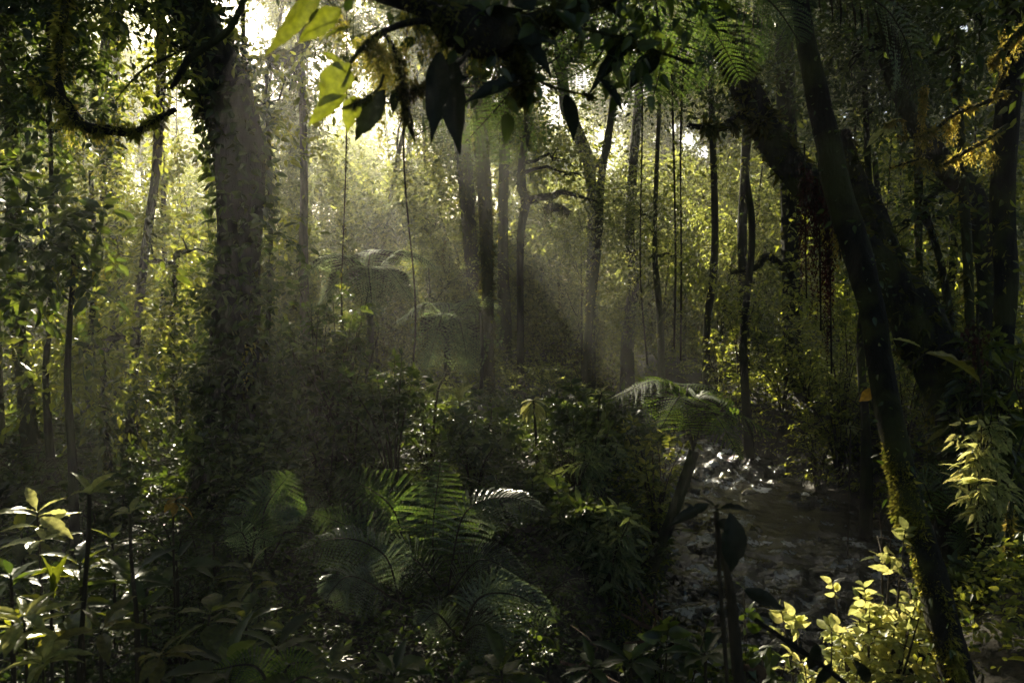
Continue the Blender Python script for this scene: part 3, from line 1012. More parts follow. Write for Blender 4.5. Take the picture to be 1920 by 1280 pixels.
tree("massive black diagonal trunk behind the near leaning trunk, at the right",
     [(1240, -420, 8, 67), (1340, 30, 7.6, 42), (1380, 130, 7.5, 47), (1430, 230, 7.4, 52), (1490, 320, 7.2, 59), (1570, 410, 7.1, 64), (1650, 510, 7, 76), (1715, 600, 7, 94), (1765, 690, 7, 94), (1800, 790, 7, 94), (1815, 880, 7, 101)],
     BARK_BLACK, LEAF_DARK, [(1150, -520, 8.5, 2.0), (1500, -480, 8.5, 2.0), (1350, -260, 9, 1.7), (1640, -300, 9, 1.8)], 120, .18, moss=5000, climbers=(500, .06, MIDL, LEAF_DARK, None), moss_mat=MOSS_DIM, seed=14, n=90,
     branches=[[(1440, 240, 7.3, 24), (1400, 215, 7.2, 18), (1350, 240, 7.1, 14), (1290, 235, 7, 8)], [(1700, 560, 7.3, 50), (1650, 440, 8, 50), (1600, 330, 8.6, 40), (1580, 250, 8.8, 30)]])
tree("straight dark trunk wrapped by a thin vine on the bank above the stream",
     [(1470, 60, 14.5, 30), (1478, 300, 14.5, 34), (1484, 480, 14.5, 36), (1486, 600, 14.5, 34), (1490, 740, 14.5, 36), (1494, 830, 14.5, 44)],
     BARK_BLACK, LEAF_DARK, [(1440, 130, 15, 1.0), (1380, 60, 15, 1.2), (1520, 40, 15, 1.0)], 150, .12, moss=1600, climbers=(260, .13, MIDL, LEAF, None), seed=15,
     branches=[[(1478, 510, 14.5, 14), (1440, 480, 14.4, 12), (1420, 500, 14.4, 12), (1370, 512, 14.3, 7)]], hang=[(1400, 512, 14.4, .45, 12, 14)])
tree("dark trunk at the right edge of the photo carrying the mossy branches",
     [(1905, -200, 6.8, 44), (1900, 60, 6.8, 40), (1890, 200, 6.8, 40), (1880, 380, 6.8, 40), (1885, 520, 6.8, 40), (1880, 700, 6.8, 38), (1890, 900, 6.8, 42), (1900, 1100, 6.8, 50)],
     BARK_BLACK, LEAF_DARK, [(1800, -250, 6, 1.3), (1980, -200, 6, 1.3), (1880, 20, 6.3, .5)], 130, .12, moss=2400, moss_mat=MOSS, moss_size=.035, moss_bias=SL, seed=16, mossamt=.3,
     climbers=(300, .08, OVATE, LEAF, (-1, 0, 0)))
for k, (lab, rows, mm) in enumerate([
    ("bent dark pole trunk crossing the golden leaves at the upper right", [(1640, 60, 9, 30), (1700, 200, 9, 32), (1760, 300, 9, 40), (1830, 380, 9, 40), (1850, 520, 9, 36), (1856, 720, 9, 38), (1862, 880, 9, 44)], MOSS_DIM),
    ("thin mossy trunk with lit flecks right of the diagonal trunk", [(1715, 100, 10, 13), (1722, 300, 10, 14), (1722, 450, 10, 14), (1728, 560, 10, 14), (1745, 700, 10, 16), (1750, 860, 10, 20)], MOSS),
    ("gently slanting thin trunk among the dark leaves of the far right", [(1730, 380, 9.5, 12), (1765, 500, 9.5, 13), (1785, 620, 9.5, 15), (1800, 760, 9.5, 16), (1805, 900, 9.5, 20)], MOSS_DIM),
    ("leafy dark trunk standing upright just inside the right edge", [(1790, 60, 8, 14), (1800, 260, 8, 16), (1812, 430, 8, 18), (1818, 620, 8, 18), (1822, 880, 8, 20), (1830, 980, 8, 24)], MOSS),
    ("thin dark trunk left of the red hanging roots", [(1395, 60, 17, 16), (1400, 240, 17, 17), (1392, 420, 17, 16), (1396, 640, 17, 18), (1400, 780, 17, 22)], MOSS_DIM),
]):
    c0 = rows[0]
    tree(lab, rows, BARK_MOSS if mm is MOSS else BARK, LEAF_DARK, [(c0[0] - 40, c0[1] + 40, c0[2] + .3, .7), (c0[0] + 70, c0[1] - 30, c0[2] + .3, .8)], 160, .11, moss=900, moss_mat=mm, seed=20 + k,
         climbers=(160, .09, OVATE, LEAF_DARK, None))
for lab, rows in [
    ("forked thin bare stem in the shade below the thick dark trunk", [(205, 640, 8, 7), (196, 700, 8, 8), (192, 760, 8, 8), (200, 830, 8, 10), (208, 900, 8, 12)]),
    ("thin lit stem beside the thick dark trunk, seen through golden leaves", [(330, 480, 10.3, 10), (322, 640, 10.3, 10), (334, 760, 10.3, 12), (342, 850, 10.3, 16)]),
    ("dim dark trunk rising from the bushes left of the stream", [(1215, -80, 23, 14), (1196, 200, 23, 16), (1180, 430, 23, 18), (1188, 520, 23, 22), (1178, 620, 23, 26), (1176, 720, 23, 30)]),
]:
    tree(lab, rows, BARK, LEAF, [(rows[0][0] + 30, rows[0][1] - 10, rows[0][2], .9), (rows[0][0] - 50, rows[0][1] + 10, rows[0][2], .8)], 110, .12, moss=1200, climbers=(220, .09, OVATE, LEAF_FAR, None), seed=int(rows[0][0]), sides=8, n=34)

# ================================================================ near foliage trees on the left (dark leaves against the glare)
for lab, x0, d, cl, L_, mt in [
    ("leafy spray hanging dark against the bright gap at the top left", 455, 9.0, [(235, 10, 6.5, .26), (310, 50, 6.5, .2), (290, 110, 6.6, .16), (480, 20, 6.4, .26), (540, 60, 6.4, .22), (570, 10, 6.4, .25), (520, 130, 6.5, .14), (250, 170, 6.5, .16), (620, 20, 6.4, .2), (590, 95, 6.5, .14), (330, 150, 6.6, .13)], .085, LEAF),
    ("dark leafy small tree filling the upper left corner", 90, 8, [(40, 60, 8, .75), (140, 120, 8, .55), (60, 200, 8, .6), (170, 210, 8.2, .4), (20, 330, 8, .4), (110, -40, 8, .8), (240, -40, 8, .5)], .13, LEAF_DARK),
    ("low dark spray of leaves at mid height on the left edge", 130, 6, [(60, 470, 6, .42), (150, 500, 6, .36), (30, 560, 6.2, .4), (200, 560, 6.4, .3), (110, 420, 6.3, .35)], .14, LEAF_DARK),
    ("leafy bush of golden lit leaves in the left glare gap", 300, 12.5, [(300, 100, 12.5, .7), (330, 260, 12.5, .75), (280, 400, 12.5, .8), (340, 470, 12.2, .7), (260, 560, 12.2, .6), (320, 620, 12, .6), (380, 120, 12.8, .5), (260, 200, 13, .5)], .12, LEAF),
    ("dark ivy clad bush hugging the foot of the thick dark trunk", 400, 7.9, [(400, 560, 7.9, 0.45), (460, 640, 7.9, 0.45), (390, 680, 7.9, 0.45), (510, 560, 7.9, 0.38), (520, 460, 7.9, 0.30), (350, 740, 7.8, .42), (470, 760, 7.9, 0.45)], .11, LEAF_DARK),
    ("bright leafed climber clump right of the thick dark trunk", 500, 8.5, [(498, 140, 8.5, 0.23), (510, 220, 8.5, 0.26), (505, 300, 8.5, 0.23), (490, 360, 8.5, 0.23), (530, 420, 8.5, 0.22), (470, 420, 8.5, 0.23)], .12, LEAF),
    ("tangled leafy tree in front of the glare trunk", 170, 11, [(180, 330, 11, .6), (130, 380, 11, .5), (160, 640, 11, .6), (110, 700, 11, .6), (200, 480, 11.3, .45), (90, 300, 11.3, .5), (220, 720, 10.5, .5)], .12, LEAF),
]:
    tree(lab, [(x0, cl[0][1] - 10, d, 8), (x0 + 8, 500, d, 9), (x0 - 4, 700, d, 12), (x0 + 6, 880, d, 16)], BARK, mt, cl, 260, L_, seed=x0, lr=.015, name="leafy_tree", tl=.35, tm=OVATE, sides=7, n=30,
         hang=[(cl[1][0], cl[1][1], cl[1][2], .5, 8, 20)], hang_mat=MOSS)
# crowns at the right: dark mass with twinkles
for lab, x0, d, cl, mt in [
    ("dark leafy tree above the leaning trunks in the upper right", 1620, 10, [(1600, 120, 10, .9), (1700, 60, 10, .9), (1560, 0, 10, .9), (1800, 120, 10, .8), (1640, 220, 10.5, .7), (1720, 260, 11, .6), (1850, 20, 10, .8)], LEAF_DARK),
    ("leafy thicket tree behind the mossy branches at the right", 1780, 11, [(1760, 380, 11, .8), (1840, 330, 11, .7), (1700, 420, 11.5, .7), (1880, 450, 10.5, .7), (1800, 560, 10.5, .7), (1870, 640, 10, .7), (1760, 640, 11, .5)], LEAF),
    ("leafy tree over the far bank below the right sky opening", 1400, 14, [(1400, 330, 14, 1.1), (1330, 400, 15, 1.0), (1440, 420, 14, .9), (1350, 520, 14.5, .9), (1430, 560, 13.5, .8), (1300, 300, 16, 1.0)], LEAF),
    ("twinkling leafy tree between the two dark leaning trunks", 1640, 13, [(1620, 300, 14, .8), (1560, 520, 13, .7), (1600, 600, 12.5, .7), (1580, 420, 13.5, .6), (1550, 640, 12.5, .7), (1640, 280, 14, .7)], LEAF),
    ("dark leafed tree reaching over the top right of the stream", 1330, 16.5, [(1280, 60, 12, .8), (1350, 150, 12, .8), (1240, 160, 13, .7), (1180, 40, 12.5, .9), (1420, 60, 12, .8)], LEAF_DARK),
]:
    tree(lab, [(x0, cl[0][1], d, 10), (x0 + 10, 450, d, 13), (x0 - 6, 640, d, 15), (x0 + 4, 840, d, 20)], BARK, mt, cl, 210, .12, seed=x0, lr=.02, name="leafy_tree", tl=.4, sides=7, n=30)

# ================================================================ understory and far wood
FARG = "mossy trees of the far wood"


def far_tree(x, y, h, rad, nt, L, label, group, name="tree", low=.45, mat=LEAF_FAR, cat="tree", r0=.16, tl=.8, q=7):
    best = None
    for tr_ in range(14):
        x2 = x + (rng.random() - .5) * .5 * tr_
        g = float(ground(x2, y))
        base = np.array([x2, y, g])
        lean = rng.normal(size=2) * h * .07
        p = spline([base - [0, 0, .2], base + [lean[0] * .3, lean[1] * .3, h * .4], base + [lean[0], lean[1], h * .92]], 40)
        bc = blocked(p, r0 * .5)
        if best is None or bc < best[0]:
            best = (bc, x2, g, base, lean, p)
        if bc == 0:
            break
    bc, x, g, base, lean, p = best
    p = p[::2][:20]
    p = spline(p, 16)
    root = thing(name, label, cat, base, group)
    T, W, Fo = Mesh(), Mesh(), Mesh()
    T.tube(p, np.linspace(r0, r0 * .3, 16), 8, 0, .12)
    T.build("trunk", BARK_MOSS, root)
    nc = 7
    for k in range(nc):
        a = k * 2.4 + rng.random()
        zz = h * (low + (1 - low) * (k + .5) / nc)
        rr = rad * (.35 + .5 * rng.random()) * (1.1 - .4 * (k / nc))
        c = np.array([x + lean[0] + math.cos(a) * rr, y + lean[1] + math.sin(a) * rr, g + zz])
        i = int(np.clip(zz * .8 / h * 16, 0, 15))
        crown(root, Fo, W, [c], [[rad * .5, rad * .5, rad * .34]], nt // nc, L, q, DIAMOND, p[i], r0 * .4, tl)
    if h > 8:
        nn = 260
        Fo.inst(OVATE, p[rng.integers(0, 13, nn)] + rng.normal(size=(nn, 3)) * [.16, .16, .4], rng.normal(size=(nn, 3)) + [0, 0, -.6], rng.normal(size=(nn, 3)), .12 + .16 * rng.random(nn))
    strands(Fo, p[rng.integers(5, 15, 14)] + rng.normal(size=(14, 3)) * rad * .3, 1 + 1.2 * rng.random(14), .05, .08, 1, True, .13)
    W.build("limbs", BARK_MOSS, root)
    Fo.build("crown", [mat, MOSS_DIM], root)
    return root


def zone(px):
    e = [120, 330, 480, 640, 800, 960, 1080, 1230, 1400, 1560, 1720, 9999]
    t = ["far left", "around the glare trunk", "below the thick trunk", "left of the tall bush", "below the pale fern", "before the centre trunk", "right of the centre trunk", "behind the broad bush",
         "behind the green fern", "around the vine wrapped trunk", "between the leaning trunks", "right of the diagonal trunk"]
    return t[int(np.searchsorted(e, px))]


# wall of big trees that carries the canopy
cnt = 0
for row, (y, hh, step) in enumerate([(29, 17, 4.6), (36, 22, 5.2), (44, 27, 5.6), (53, 29, 6.2)]):
    xx = -34 - row * 8
    while xx < 24 + row * 6:
        x = xx + rng.normal() * .9
        # leave the two sky openings right of centre
        px = 960 + x / y * F
        h = hh * (.9 + .25 * rng.random())
        if 1000 < px < 1090 or 1240 < px < 1330:
            h *= .55
        elif px > 1330:
            h *= .85
        infr = -200 < px < 2100
        far_tree(x, y + rng.normal(), h, 4.2, 3400 if infr else 2000, .28 if infr else .44, ("hazy tree of the far wood, %s, %s" % (["nearest row", "second row", "third row", "last row"][row], zone(px))) if infr else "tall tree of the far wood growing outside the side edges of the photo", FARG, low=.12 if row < 2 else .25, r0=.11, tl=1.1)
        xx += step
        cnt += 1
# understory in the hazy middle distance
for k in range(46):
    y = 18.5 + 9 * rng.random()
    x = -11 + 24 * rng.random()
    px = 960 + x / y * F
    if in_stream(x, y, 1.4):
        continue
    if y < 23 and (840 < px < 1010):
        continue
    h = (3.2 + 3.2 * rng.random()) if 1000 < px < 1500 or px < 540 else 2.2 + 1.6 * rng.random()
    far_tree(x, y, h, 1.5, 620, .13, "%s understory tree in the hazy distance, %s" % ("tall" if h > 4.5 else "mid height" if h > 3 else "low", zone(px)), "understory trees of the hazy middle distance", "small_tree", .1, LEAF_FAR, "small tree", .05, .5)
# overhead canopy added out of the frame to shade the near ground
for x, y, h in [(-9, 2, 12), (-3, -4, 11), (4, -5, 12), (9, 1, 11), (-6, 9, 14), (8, 8, 13), (1, 3, 13), (-13, 8, 14), (13, 12, 15), (-3, 14, 17), (5, 15, 17), (-10, 17, 18), (12, 19, 18), (0, 21, 19), (-17, 14, 17), (-18, 3, 13), (17, 4, 13), (-14, -5, 12)]:
    if abs(x) < 4 and y < 6:
        # trunk stands to the side, crown overhead
        pass
    g = float(ground(x, y))
    if in_stream(x, y):
        x += 2.4
    root = thing("shade_canopy_tree", "unseen canopy tree added overhead to shade the near ground", "tree", (x, y, g), "unseen shading canopy trees")
    T, W, Fo = Mesh(), Mesh(), Mesh()
    tx = x if abs(x) > 5 or y > 12 or y < -1 else x + 6 * np.sign(x + .1)
    p = spline([[tx, y, g - .2], [tx * .95 + x * .05, y, g + h * .45], [x, y, g + h]], 16)
    in_view = y > 0 and abs(p[0][0]) / y < .66
    if in_view:
        p = spline([[x + 1, y, g + h * .62], [x + .4, y, g + h * .8], [x, y, g + h]], 10)
    stem = p
    if in_view:   # the stem arches over from beside the clearing
        sx = (.78 * y + 2.5) * (1 if x > 0 else -1)
        gs = float(ground(sx, y))
        stem = spline([[sx, y, gs - .2], [sx * .97, y, gs + h * .55], [sx * .45 + x * .55, y, g + h * .9], [x, y, g + h]], 10)
    T.tube(stem, np.linspace(.2, .08, len(stem)), 8, 0, .1)
    T.build("trunk", BARK_MOSS, root)
    for k in range(6):
        a = k * 1.05 + rng.random()
        c = np.array([x + 2.6 * math.cos(a), y + 2.6 * math.sin(a), g + h * (.86 + .2 * rng.random())])
        if c[2] - 1.2 < 1.8 + .40 * c[1]:
            c[2] = 3.0 + .40 * c[1]
        crown(root, Fo, W, [c], [[2.7, 2.7, 1.2]], 230, .42, 7, DIAMOND, p[-3], .07, 1.2)
    W.build("limbs", BARK_MOSS, root)
    Fo.build("crown", LEAF_FAR, root)

# ================================================================ far fill and ground cover
def stuff(name, label, cat, mats):
    return None


m = Mesh()
n = 52000
y = 24 + 34 * rng.random(n) ** 1.1
x = (-.78 + 1.6 * rng.random(n)) * y
z = ground(x, y) + 5.5 * rng.random(n) ** 1.3 * (1 - .35 * np.sin(x * .6) * np.sin(y * .8)) + .2
clump = np.sin(x * 1.3 + 2) * np.sin(y * 1.1) * np.sin(z * 1.7 + x) > -.25
C = np.stack([x, y, z], -1)[clump]
sprigs(m, C, unit(rng.normal(size=C.shape)), .8, 7, .21, DIAMOND, droop=.2)
m2 = Mesh()
tag(m.build("distant_thicket", LEAF_FAR), "hazy thicket of leaves filling the foot of the far wood", "thicket", kind="stuff")
n = 9000
m = Mesh()
y = 60 + 5 * rng.random(n)
x = -60 + 110 * rng.random(n)
z = ground(x, y * 0 + 60) + 15 * rng.random(n) ** 1.1
sprigs(m, np.stack([x, y, z], -1), unit(rng.normal(size=(n, 3))), 1.6, 7, .5, DIAMOND, droop=.2)
tag(m.build("distant_wood", LEAF_FAR), "pale blurred wood closing off the view at the very back", "wood", kind="stuff")


m = Mesh()
n = 9000
a = rng.random(n) * 6.283
rr = 19 + 5 * rng.random(n)
x, y = rr * np.cos(a) * 1.15, rr * np.sin(a) * 1.1
z = ground(x, y) + 14 * rng.random(n)
k = (y < 6) | (np.abs(x) > .80 * y + 4)
sprigs(m, np.stack([x, y, z], -1)[k], unit(rng.normal(size=(int(k.sum()), 3))), 1.4, 7, .5, DIAMOND, droop=.2)
tag(m.build("shade_wood", LEAF_FAR), "unseen wood added at the sides and behind the viewpoint to block skylight", "wood", kind="stuff")  # ring of foliage out of view, added to keep ambient light out


def cover(n, xr, yr, hmax, L, mat, label, q=6, tm=OVATE, px=True, name="ground_cover", tl=.16, cond=None):
    M = Mesh()
    y = yr[0] + (yr[1] - yr[0]) * rng.random(n)
    x = (xr[0] + (xr[1] - xr[0]) * rng.random(n)) * (y / F if px else 1) - (960 / F * y if px else 0)
    g = ground(x, y)
    k = (g > WZ + .02)
    if cond is not None:
        k &= cond(x, y)
    x, y, g = x[k], y[k], g[k]
    hm = hmax * (.35 + .65 * (.5 + .5 * np.sin(x * 2.1 + 1) * np.sin(y * 1.7)))
    z = g + hm * rng.random(len(x))
    a = rng.random(len(x)) * 6.283
    D = np.stack([np.cos(a), np.sin(a), .2 + .5 * rng.random(len(x))], -1)
    sprigs(M, np.stack([x, y, z], -1), D, tl * (.6 + .8 * rng.random(len(x))), q, L, tm, droop=.35)
    return tag(M.build(name, mat), label, "ground cover", kind="stuff")


cover(9000, (-100, 1300), (8, 16), .45, .085, LEAF_GLOSS, "low glossy leaves covering the forest floor left of the stream")
cover(9000, (-100, 2000), (15, 25), .9, .11, LEAF_FAR, "dim leafy ground cover of the middle distance", tm=DIAMOND)
cover(8000, (-150, 1250), (3.0, 8.5), .25, .055, LEAF_DARK, "dark low leaves on the near forest floor")
cover(7500, (1200, 2050), (7.5, 16), .55, .085, LEAF, "leaves draping the steep bank right of the stream", cond=lambda x, y: x > np.interp(y, SY, SX))
cover(1800, (1500, 2100), (3.6, 8), .3, .06, LEAF, "small leaves on the near right bank", cond=lambda x, y: x > np.interp(y, SY, SX))

cover(5000, (1150, 1800), (6, 15), .35, .07, LEAF, "leaves overhanging the water along both edges of the stream", cond=lambda x, y: (np.abs(x - np.interp(y, SY, SX)) / np.interp(y, SY, SW) > .95) & (np.abs(x - np.interp(y, SY, SX)) / np.interp(y, SY, SW) < 1.7))

# ================================================================ undergrowth shrubs
def env(px):
    return float(np.interp(px, [-50, 100, 300, 420, 500, 540, 620, 690, 730, 800, 900, 1000, 1100, 1250, 1330, 1400], [880, 870, 850, 800, 700, 600, 560, 640, 720, 720, 770, 770, 770, 770, 830, 880]))


zones = [
    # count, px range, y range, label, group, leaf, mat, extra top offset
    (34, (500, 1290), (8.2, 14), "green shrub of the undergrowth left of the stream", "undergrowth shrubs left of the stream", .105, LEAF_GLOSS),
    (24, (-40, 500), (7, 13), "dark shrub shaded below the golden glare", "undergrowth shrubs in the left shade", .11, LEAF_DARK),
    (12, (560, 1250), (6.5, 8.2), "shade darkened shrub of the lower middle", "dark shrubs in the lower middle", .10, LEAF_GLOSS),
]
for cnt, pr, yr, lab, grp, L_, mt in zones:
    for k in range(cnt):
        px = pr[0] + (pr[1] - pr[0]) * (k + rng.random()) / cnt
        y = yr[0] + (yr[1] - yr[0]) * rng.random()
        x = (px - 960) / F * y
        if in_stream(x, y, 1.3) or x > np.interp(y, SY, SX):
            x = np.interp(y, SY, SX) - np.interp(y, SY, SW) * 1.5
        base = np.array([x, y, float(ground(x, y))])
        tpy = env(px) + (200 if yr[1] < 9 else 0) + (0 if k % 3 == 0 else 130 * rng.random()) + 20
        ztop = 1.6 + y * (560 - tpy) / F
        h = float(np.clip(ztop - base[2], .3, 3))
        shrub("shrub", "%s %s, %s" % ("low" if h < .7 else "knee high" if h < 1.2 else "tall", lab, zone((x / y) * F + 960)), "shrub", base, h, .35 + .28 * h, L_, 8, 11, 7, mt, OVATE, grp, tl=.3, lo=.15)
for k in range(44):
    y = 9.5 + 9 * rng.random()
    px = 1290 + 680 * rng.random()
    x = (px - 960) / F * y
    c, w = np.interp(y, SY, SX), np.interp(y, SY, SW)
    if x < c + w * 1.1:
        x = c + w * (1.1 + rng.random())
    base = np.array([x, y, float(ground(x, y))])
    hh_ = .7 + 1.5 * rng.random()
    shrub("bank_shrub", "%s shrub on the bank beyond the stream, %s, %s" % ("low" if hh_ < 1.3 else "tall", "close to the water" if y < 13 else "farther back", zone(x / y * F + 960)), "shrub", base, hh_, .6, .085, 8, 11, 7, LEAF, OVATE, "shrubs on the bank beyond the stream", tl=.3, lo=.1)

# single shrubs one can point to
def at_px(px, py, y):
    p = P(px, py, y)
    p[2] = float(ground(p[0], p[1]))
    return p


def px_shrub(label, px, top, y, spread, L, nst, mat, tm=OVATE, bx=None, **kw):
    b = at_px(bx if bx is not None else px, 900, y)
    t = P(px, top, y)
    h = float(t[2] - b[2])
    return shrub(kw.pop("name", "shrub"), label, "shrub", b, h, spread, L, nst, kw.pop("tw", 12), kw.pop("q", 7), mat, tm, None, ((t[0] - b[0]) / h, 0), **kw)


px_shrub("tall dark bush with lit leaf tips below the first pale tree fern", 640, 535, 9, .75, .10, 16, LEAF_GLOSS, tw=16, lo=.3)
px_shrub("dark bush on a single bare stem left of the tall bush", 596, 590, 8.6, .5, .09, 8, LEAF_DARK, lo=.55)
px_shrub("bush of arching pale leaves in the middle of the undergrowth", 1080, 830, 7.8, .5, .12, 16, LEAF_MINT, HI_LONG, lo=.3, smooth=True, droop=.6)
px_shrub("glossy bush with spots of sun beside the curled fern", 890, 800, 7.6, .5, .11, 12, LEAF_GLOSS, lo=.2)
px_shrub("broad bush with flat glossy leaves left of the green fern", 1130, 745, 9.4, .7, .13, 13, LEAF_GLOSS, MIDL, lo=.35)
px_shrub("dim feathery bush in front of the tall bush", 740, 690, 7.8, .6, .10, 9, LEAF_DARK, MIDL, lo=.5)
px_shrub("low bush under the green fern at the stream edge", 1230, 800, 8.8, .5, .10, 10, LEAF, lo=.2)
px_shrub("bush of drooping pale leaves low beside the stream", 1140, 960, 6.4, .4, .13, 12, LEAF_MINT, HI_LONG, lo=.2, smooth=True, droop=.7)
px_shrub("sunlit pale bush at the foot of the leaning mossy trunk", 1640, 1110, 3.85, .24, .07, 22, LEAF_SUN_PALE, HI, tw=13, lo=.3, smooth=True, tl=.2)
px_shrub("sunlit pale bush spilling over the water left of the leaning mossy trunk", 1560, 1190, 3.8, .28, .07, 18, LEAF_SUN_PALE, HI, tw=13, lo=.3, smooth=True, tl=.2)
px_shrub("sunlit sprig reaching left from the leaning mossy trunk above the stream", 1670, 1010, 3.9, .16, .07, 7, LEAF_SUN_PALE, HI, lo=.6, smooth=True, tl=.24)
px_shrub("half lit bush behind the foot of the leaning mossy trunk", 1860, 1090, 4.8, .3, .09, 9, LEAF_GLOSS, HI, lo=.3, smooth=True)
px_shrub("small green bush in front of the driftwood sticks", 1240, 1200, 4.3, .26, .10, 8, LEAF_DARK, HI, lo=.3, smooth=True)
px_shrub("small leafy bush at the bottom edge left of the sunlit bush", 1400, 1190, 4.0, .3, .085, 9, LEAF_DARK, HI, lo=.2, smooth=True)

# ================================================================ stalked plants with large leaves
def big_leaf(M, base, tip, width, nrm, tm=HI, mi=0):
    base, tip = np.asarray(base, float), np.asarray(tip, float)
    d = tip - base
    L = np.linalg.norm(d)
    if tm is HI or tm is HI_SER:
        tm = WORN[rng.integers(0, len(WORN))]
    elif tm is HI_LONG:
        tm = WORN_LONG[rng.integers(0, 5)]
        width *= .3 / .17
    M.inst(tm, [base], [d], [np.asarray(nrm, float)], [L * 1.03], [width / (2 * .3)], mi, False, True)


def stalk(label, rows, nodes, L, mat, tm=HI, name="sapling", cat="sapling", pitch=.25, per=2, group=None, wd=.34, each=True):
    """an upright stem whose leaves leave it in pairs"""
    pts, rad = px_path(rows)
    g = float(ground(pts[-1][0], pts[-1][1])) - .05
    if pts[-1][2] > g:
        pts = np.vstack([pts, [pts[-1][0], pts[-1][1], g]])
        rad = np.append(rad, rad[-1] * 1.2)
    s = spline(np.hstack([pts, rad[:, None]]), 40)
    root = thing(name, label, cat, s[-1, :3], group)
    S = Mesh()
    S.tube(s[:, :3], np.maximum(s[:, 3], .002), 7, 0, .08)
    S.build("stem", TWIG, root)
    a = rng.random() * 6.28
    All = Mesh()
    for u in nodes:
        p = s[min(39, int(u * 39)), :3]
        for k in range(per):
            an = a + k * 6.283 / per + rng.normal() * .25
            l = L * (.65 + .5 * rng.random()) * (1 if u > .03 else .85)
            pt = pitch + (.5 if u < .04 else 0) + .2 * rng.normal()
            d = np.array([math.cos(an) * math.cos(pt), math.sin(an) * math.cos(pt), math.sin(pt)])
            M = Mesh() if each else All
            b = p + d * l * .12
            M.tube([p, b], [.003, .002], 4, 0)
            big_leaf(M, b, b + d * l, l * wd, [-d[0] * d[2] + .15 * rng.normal(), -d[1] * d[2] + .15 * rng.normal(), 1], tm)
            if each:
                M.build("leaf", mat, root)
        a += 1.57 + rng.normal() * .2
    if not each:
        All.build("foliage", mat, root)
    return root


stalk("pale sunlit sapling of upright leaves in the centre below the mossy trunk", [(862, 742, 8.5, 4), (864, 800, 8.5, 5), (868, 900, 8.5, 6)], [0, .04, .12, .2, .3, .42, .55], .24, LEAF_SUN_PALE, HI_LONG, pitch=.5, per=4, wd=.26)
stalk("sapling with hanging whitish leaves right of the centre trunk", [(1000, 750, 9, 4), (1004, 800, 9, 5), (1008, 900, 9, 6)], [0, .04, .1, .16], .22, LEAF_SUN_PALE, HI, pitch=-.6, per=4)
stalk("dim sapling with one sunlit leaf below the mossy centre trunk", [(838, 700, 9, 3), (820, 740, 9, 4), (808, 860, 9, 6)], [0, .08, .2], .22, LEAF_SUN_PALE, HI_LONG, pitch=.05, per=2, wd=.26)
stalk("small yellowish seedling on the dark bank across the stream", [(1592, 800, 9, 3), (1594, 830, 9, 3)], [0, .1], .14, LEAF_SUN_PALE, HI_LONG, pitch=-.4, per=5, wd=.3)
stalk("yellow green seedling standing over the broad glossy bush", [(1128, 735, 9.2, 3), (1122, 770, 9.2, 3)], [0, .1], .13, LEAF_SUN_PALE, HI_LONG, pitch=.2, per=5, wd=.35)
stalk("dark foreground sapling with large hanging leaves over the stream", [(1344, 955, 2.3, 6), (1350, 1020, 2.3, 9), (1368, 1100, 2.3, 17), (1382, 1250, 2.3, 24), (1386, 1420, 2.3, 28)], [0], .10, LEAF_SHADED, HI, pitch=-.1, per=3, wd=.42)
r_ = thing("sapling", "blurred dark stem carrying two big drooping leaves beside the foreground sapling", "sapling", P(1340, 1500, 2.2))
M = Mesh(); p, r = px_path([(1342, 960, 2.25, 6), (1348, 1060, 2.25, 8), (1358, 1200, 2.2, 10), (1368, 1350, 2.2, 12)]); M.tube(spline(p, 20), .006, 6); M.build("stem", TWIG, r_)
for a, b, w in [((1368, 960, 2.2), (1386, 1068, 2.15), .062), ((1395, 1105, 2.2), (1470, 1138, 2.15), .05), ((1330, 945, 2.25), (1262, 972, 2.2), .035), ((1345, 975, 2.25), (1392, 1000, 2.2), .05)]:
    M = Mesh(); big_leaf(M, P(*a), P(*b), w, (0.1, -.8, .6)); M.build("leaf", LEAF_SHADED, r_)
r_ = thing("fallen_branch", "dark diagonal twig with three dark leaves in front of the sunlit bush", "branch", P(1640, 1300, 2.5))
M = Mesh(); p, r = px_path([(1415, 1160, 2.6, 8), (1480, 1205, 2.55, 10), (1560, 1260, 2.5, 12), (1650, 1340, 2.5, 14)]); M.tube(spline(p, 20), .009, 6, 0, .1); M.build("twig", BARK_BLACK, r_)
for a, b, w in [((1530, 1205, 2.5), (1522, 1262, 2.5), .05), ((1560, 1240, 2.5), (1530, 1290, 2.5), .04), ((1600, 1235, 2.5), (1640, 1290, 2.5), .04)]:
    M = Mesh(); big_leaf(M, P(*a), P(*b), w, (0.1, -.9, .4)); M.build("leaf", LEAF_SHADED, r_)

# the two tall bare stems in the left foreground
stalk("tall thin dark stem at the lower left topped by flat sunlit leaves", [(168, 925, 3.0, 7), (166, 1000, 3.0, 8), (158, 1120, 3.0, 9), (148, 1280, 3.0, 10)], [0, .02], .13, LEAF_SUN_PALE, HI_SER, pitch=.02, per=4, wd=.36)
stalk("second thin dark stem at the lower left, right of the taller one", [(243, 962, 3.1, 6), (247, 1060, 3.1, 7), (258, 1180, 3.1, 9), (260, 1300, 3.1, 10)], [0, .02], .12, LEAF_SUN_PALE, HI_SER, pitch=.05, per=2, wd=.36)
stalk("backlit leafy herb at the left edge above the sunlit cluster", [(70, 960, 4, 4), (75, 1050, 4, 5), (80, 1160, 4, 6)], [0, .05, .12, .22], .2, LEAF_SUN_PALE, HI_LONG, pitch=.12, per=3)
stalk("sunlit leaf cluster in the bottom left corner", [(45, 1155, 2.6, 5), (50, 1260, 2.6, 6)], [0, .06, .14, .25], .14, LEAF_SUN_PALE, HI, pitch=.2, per=4)
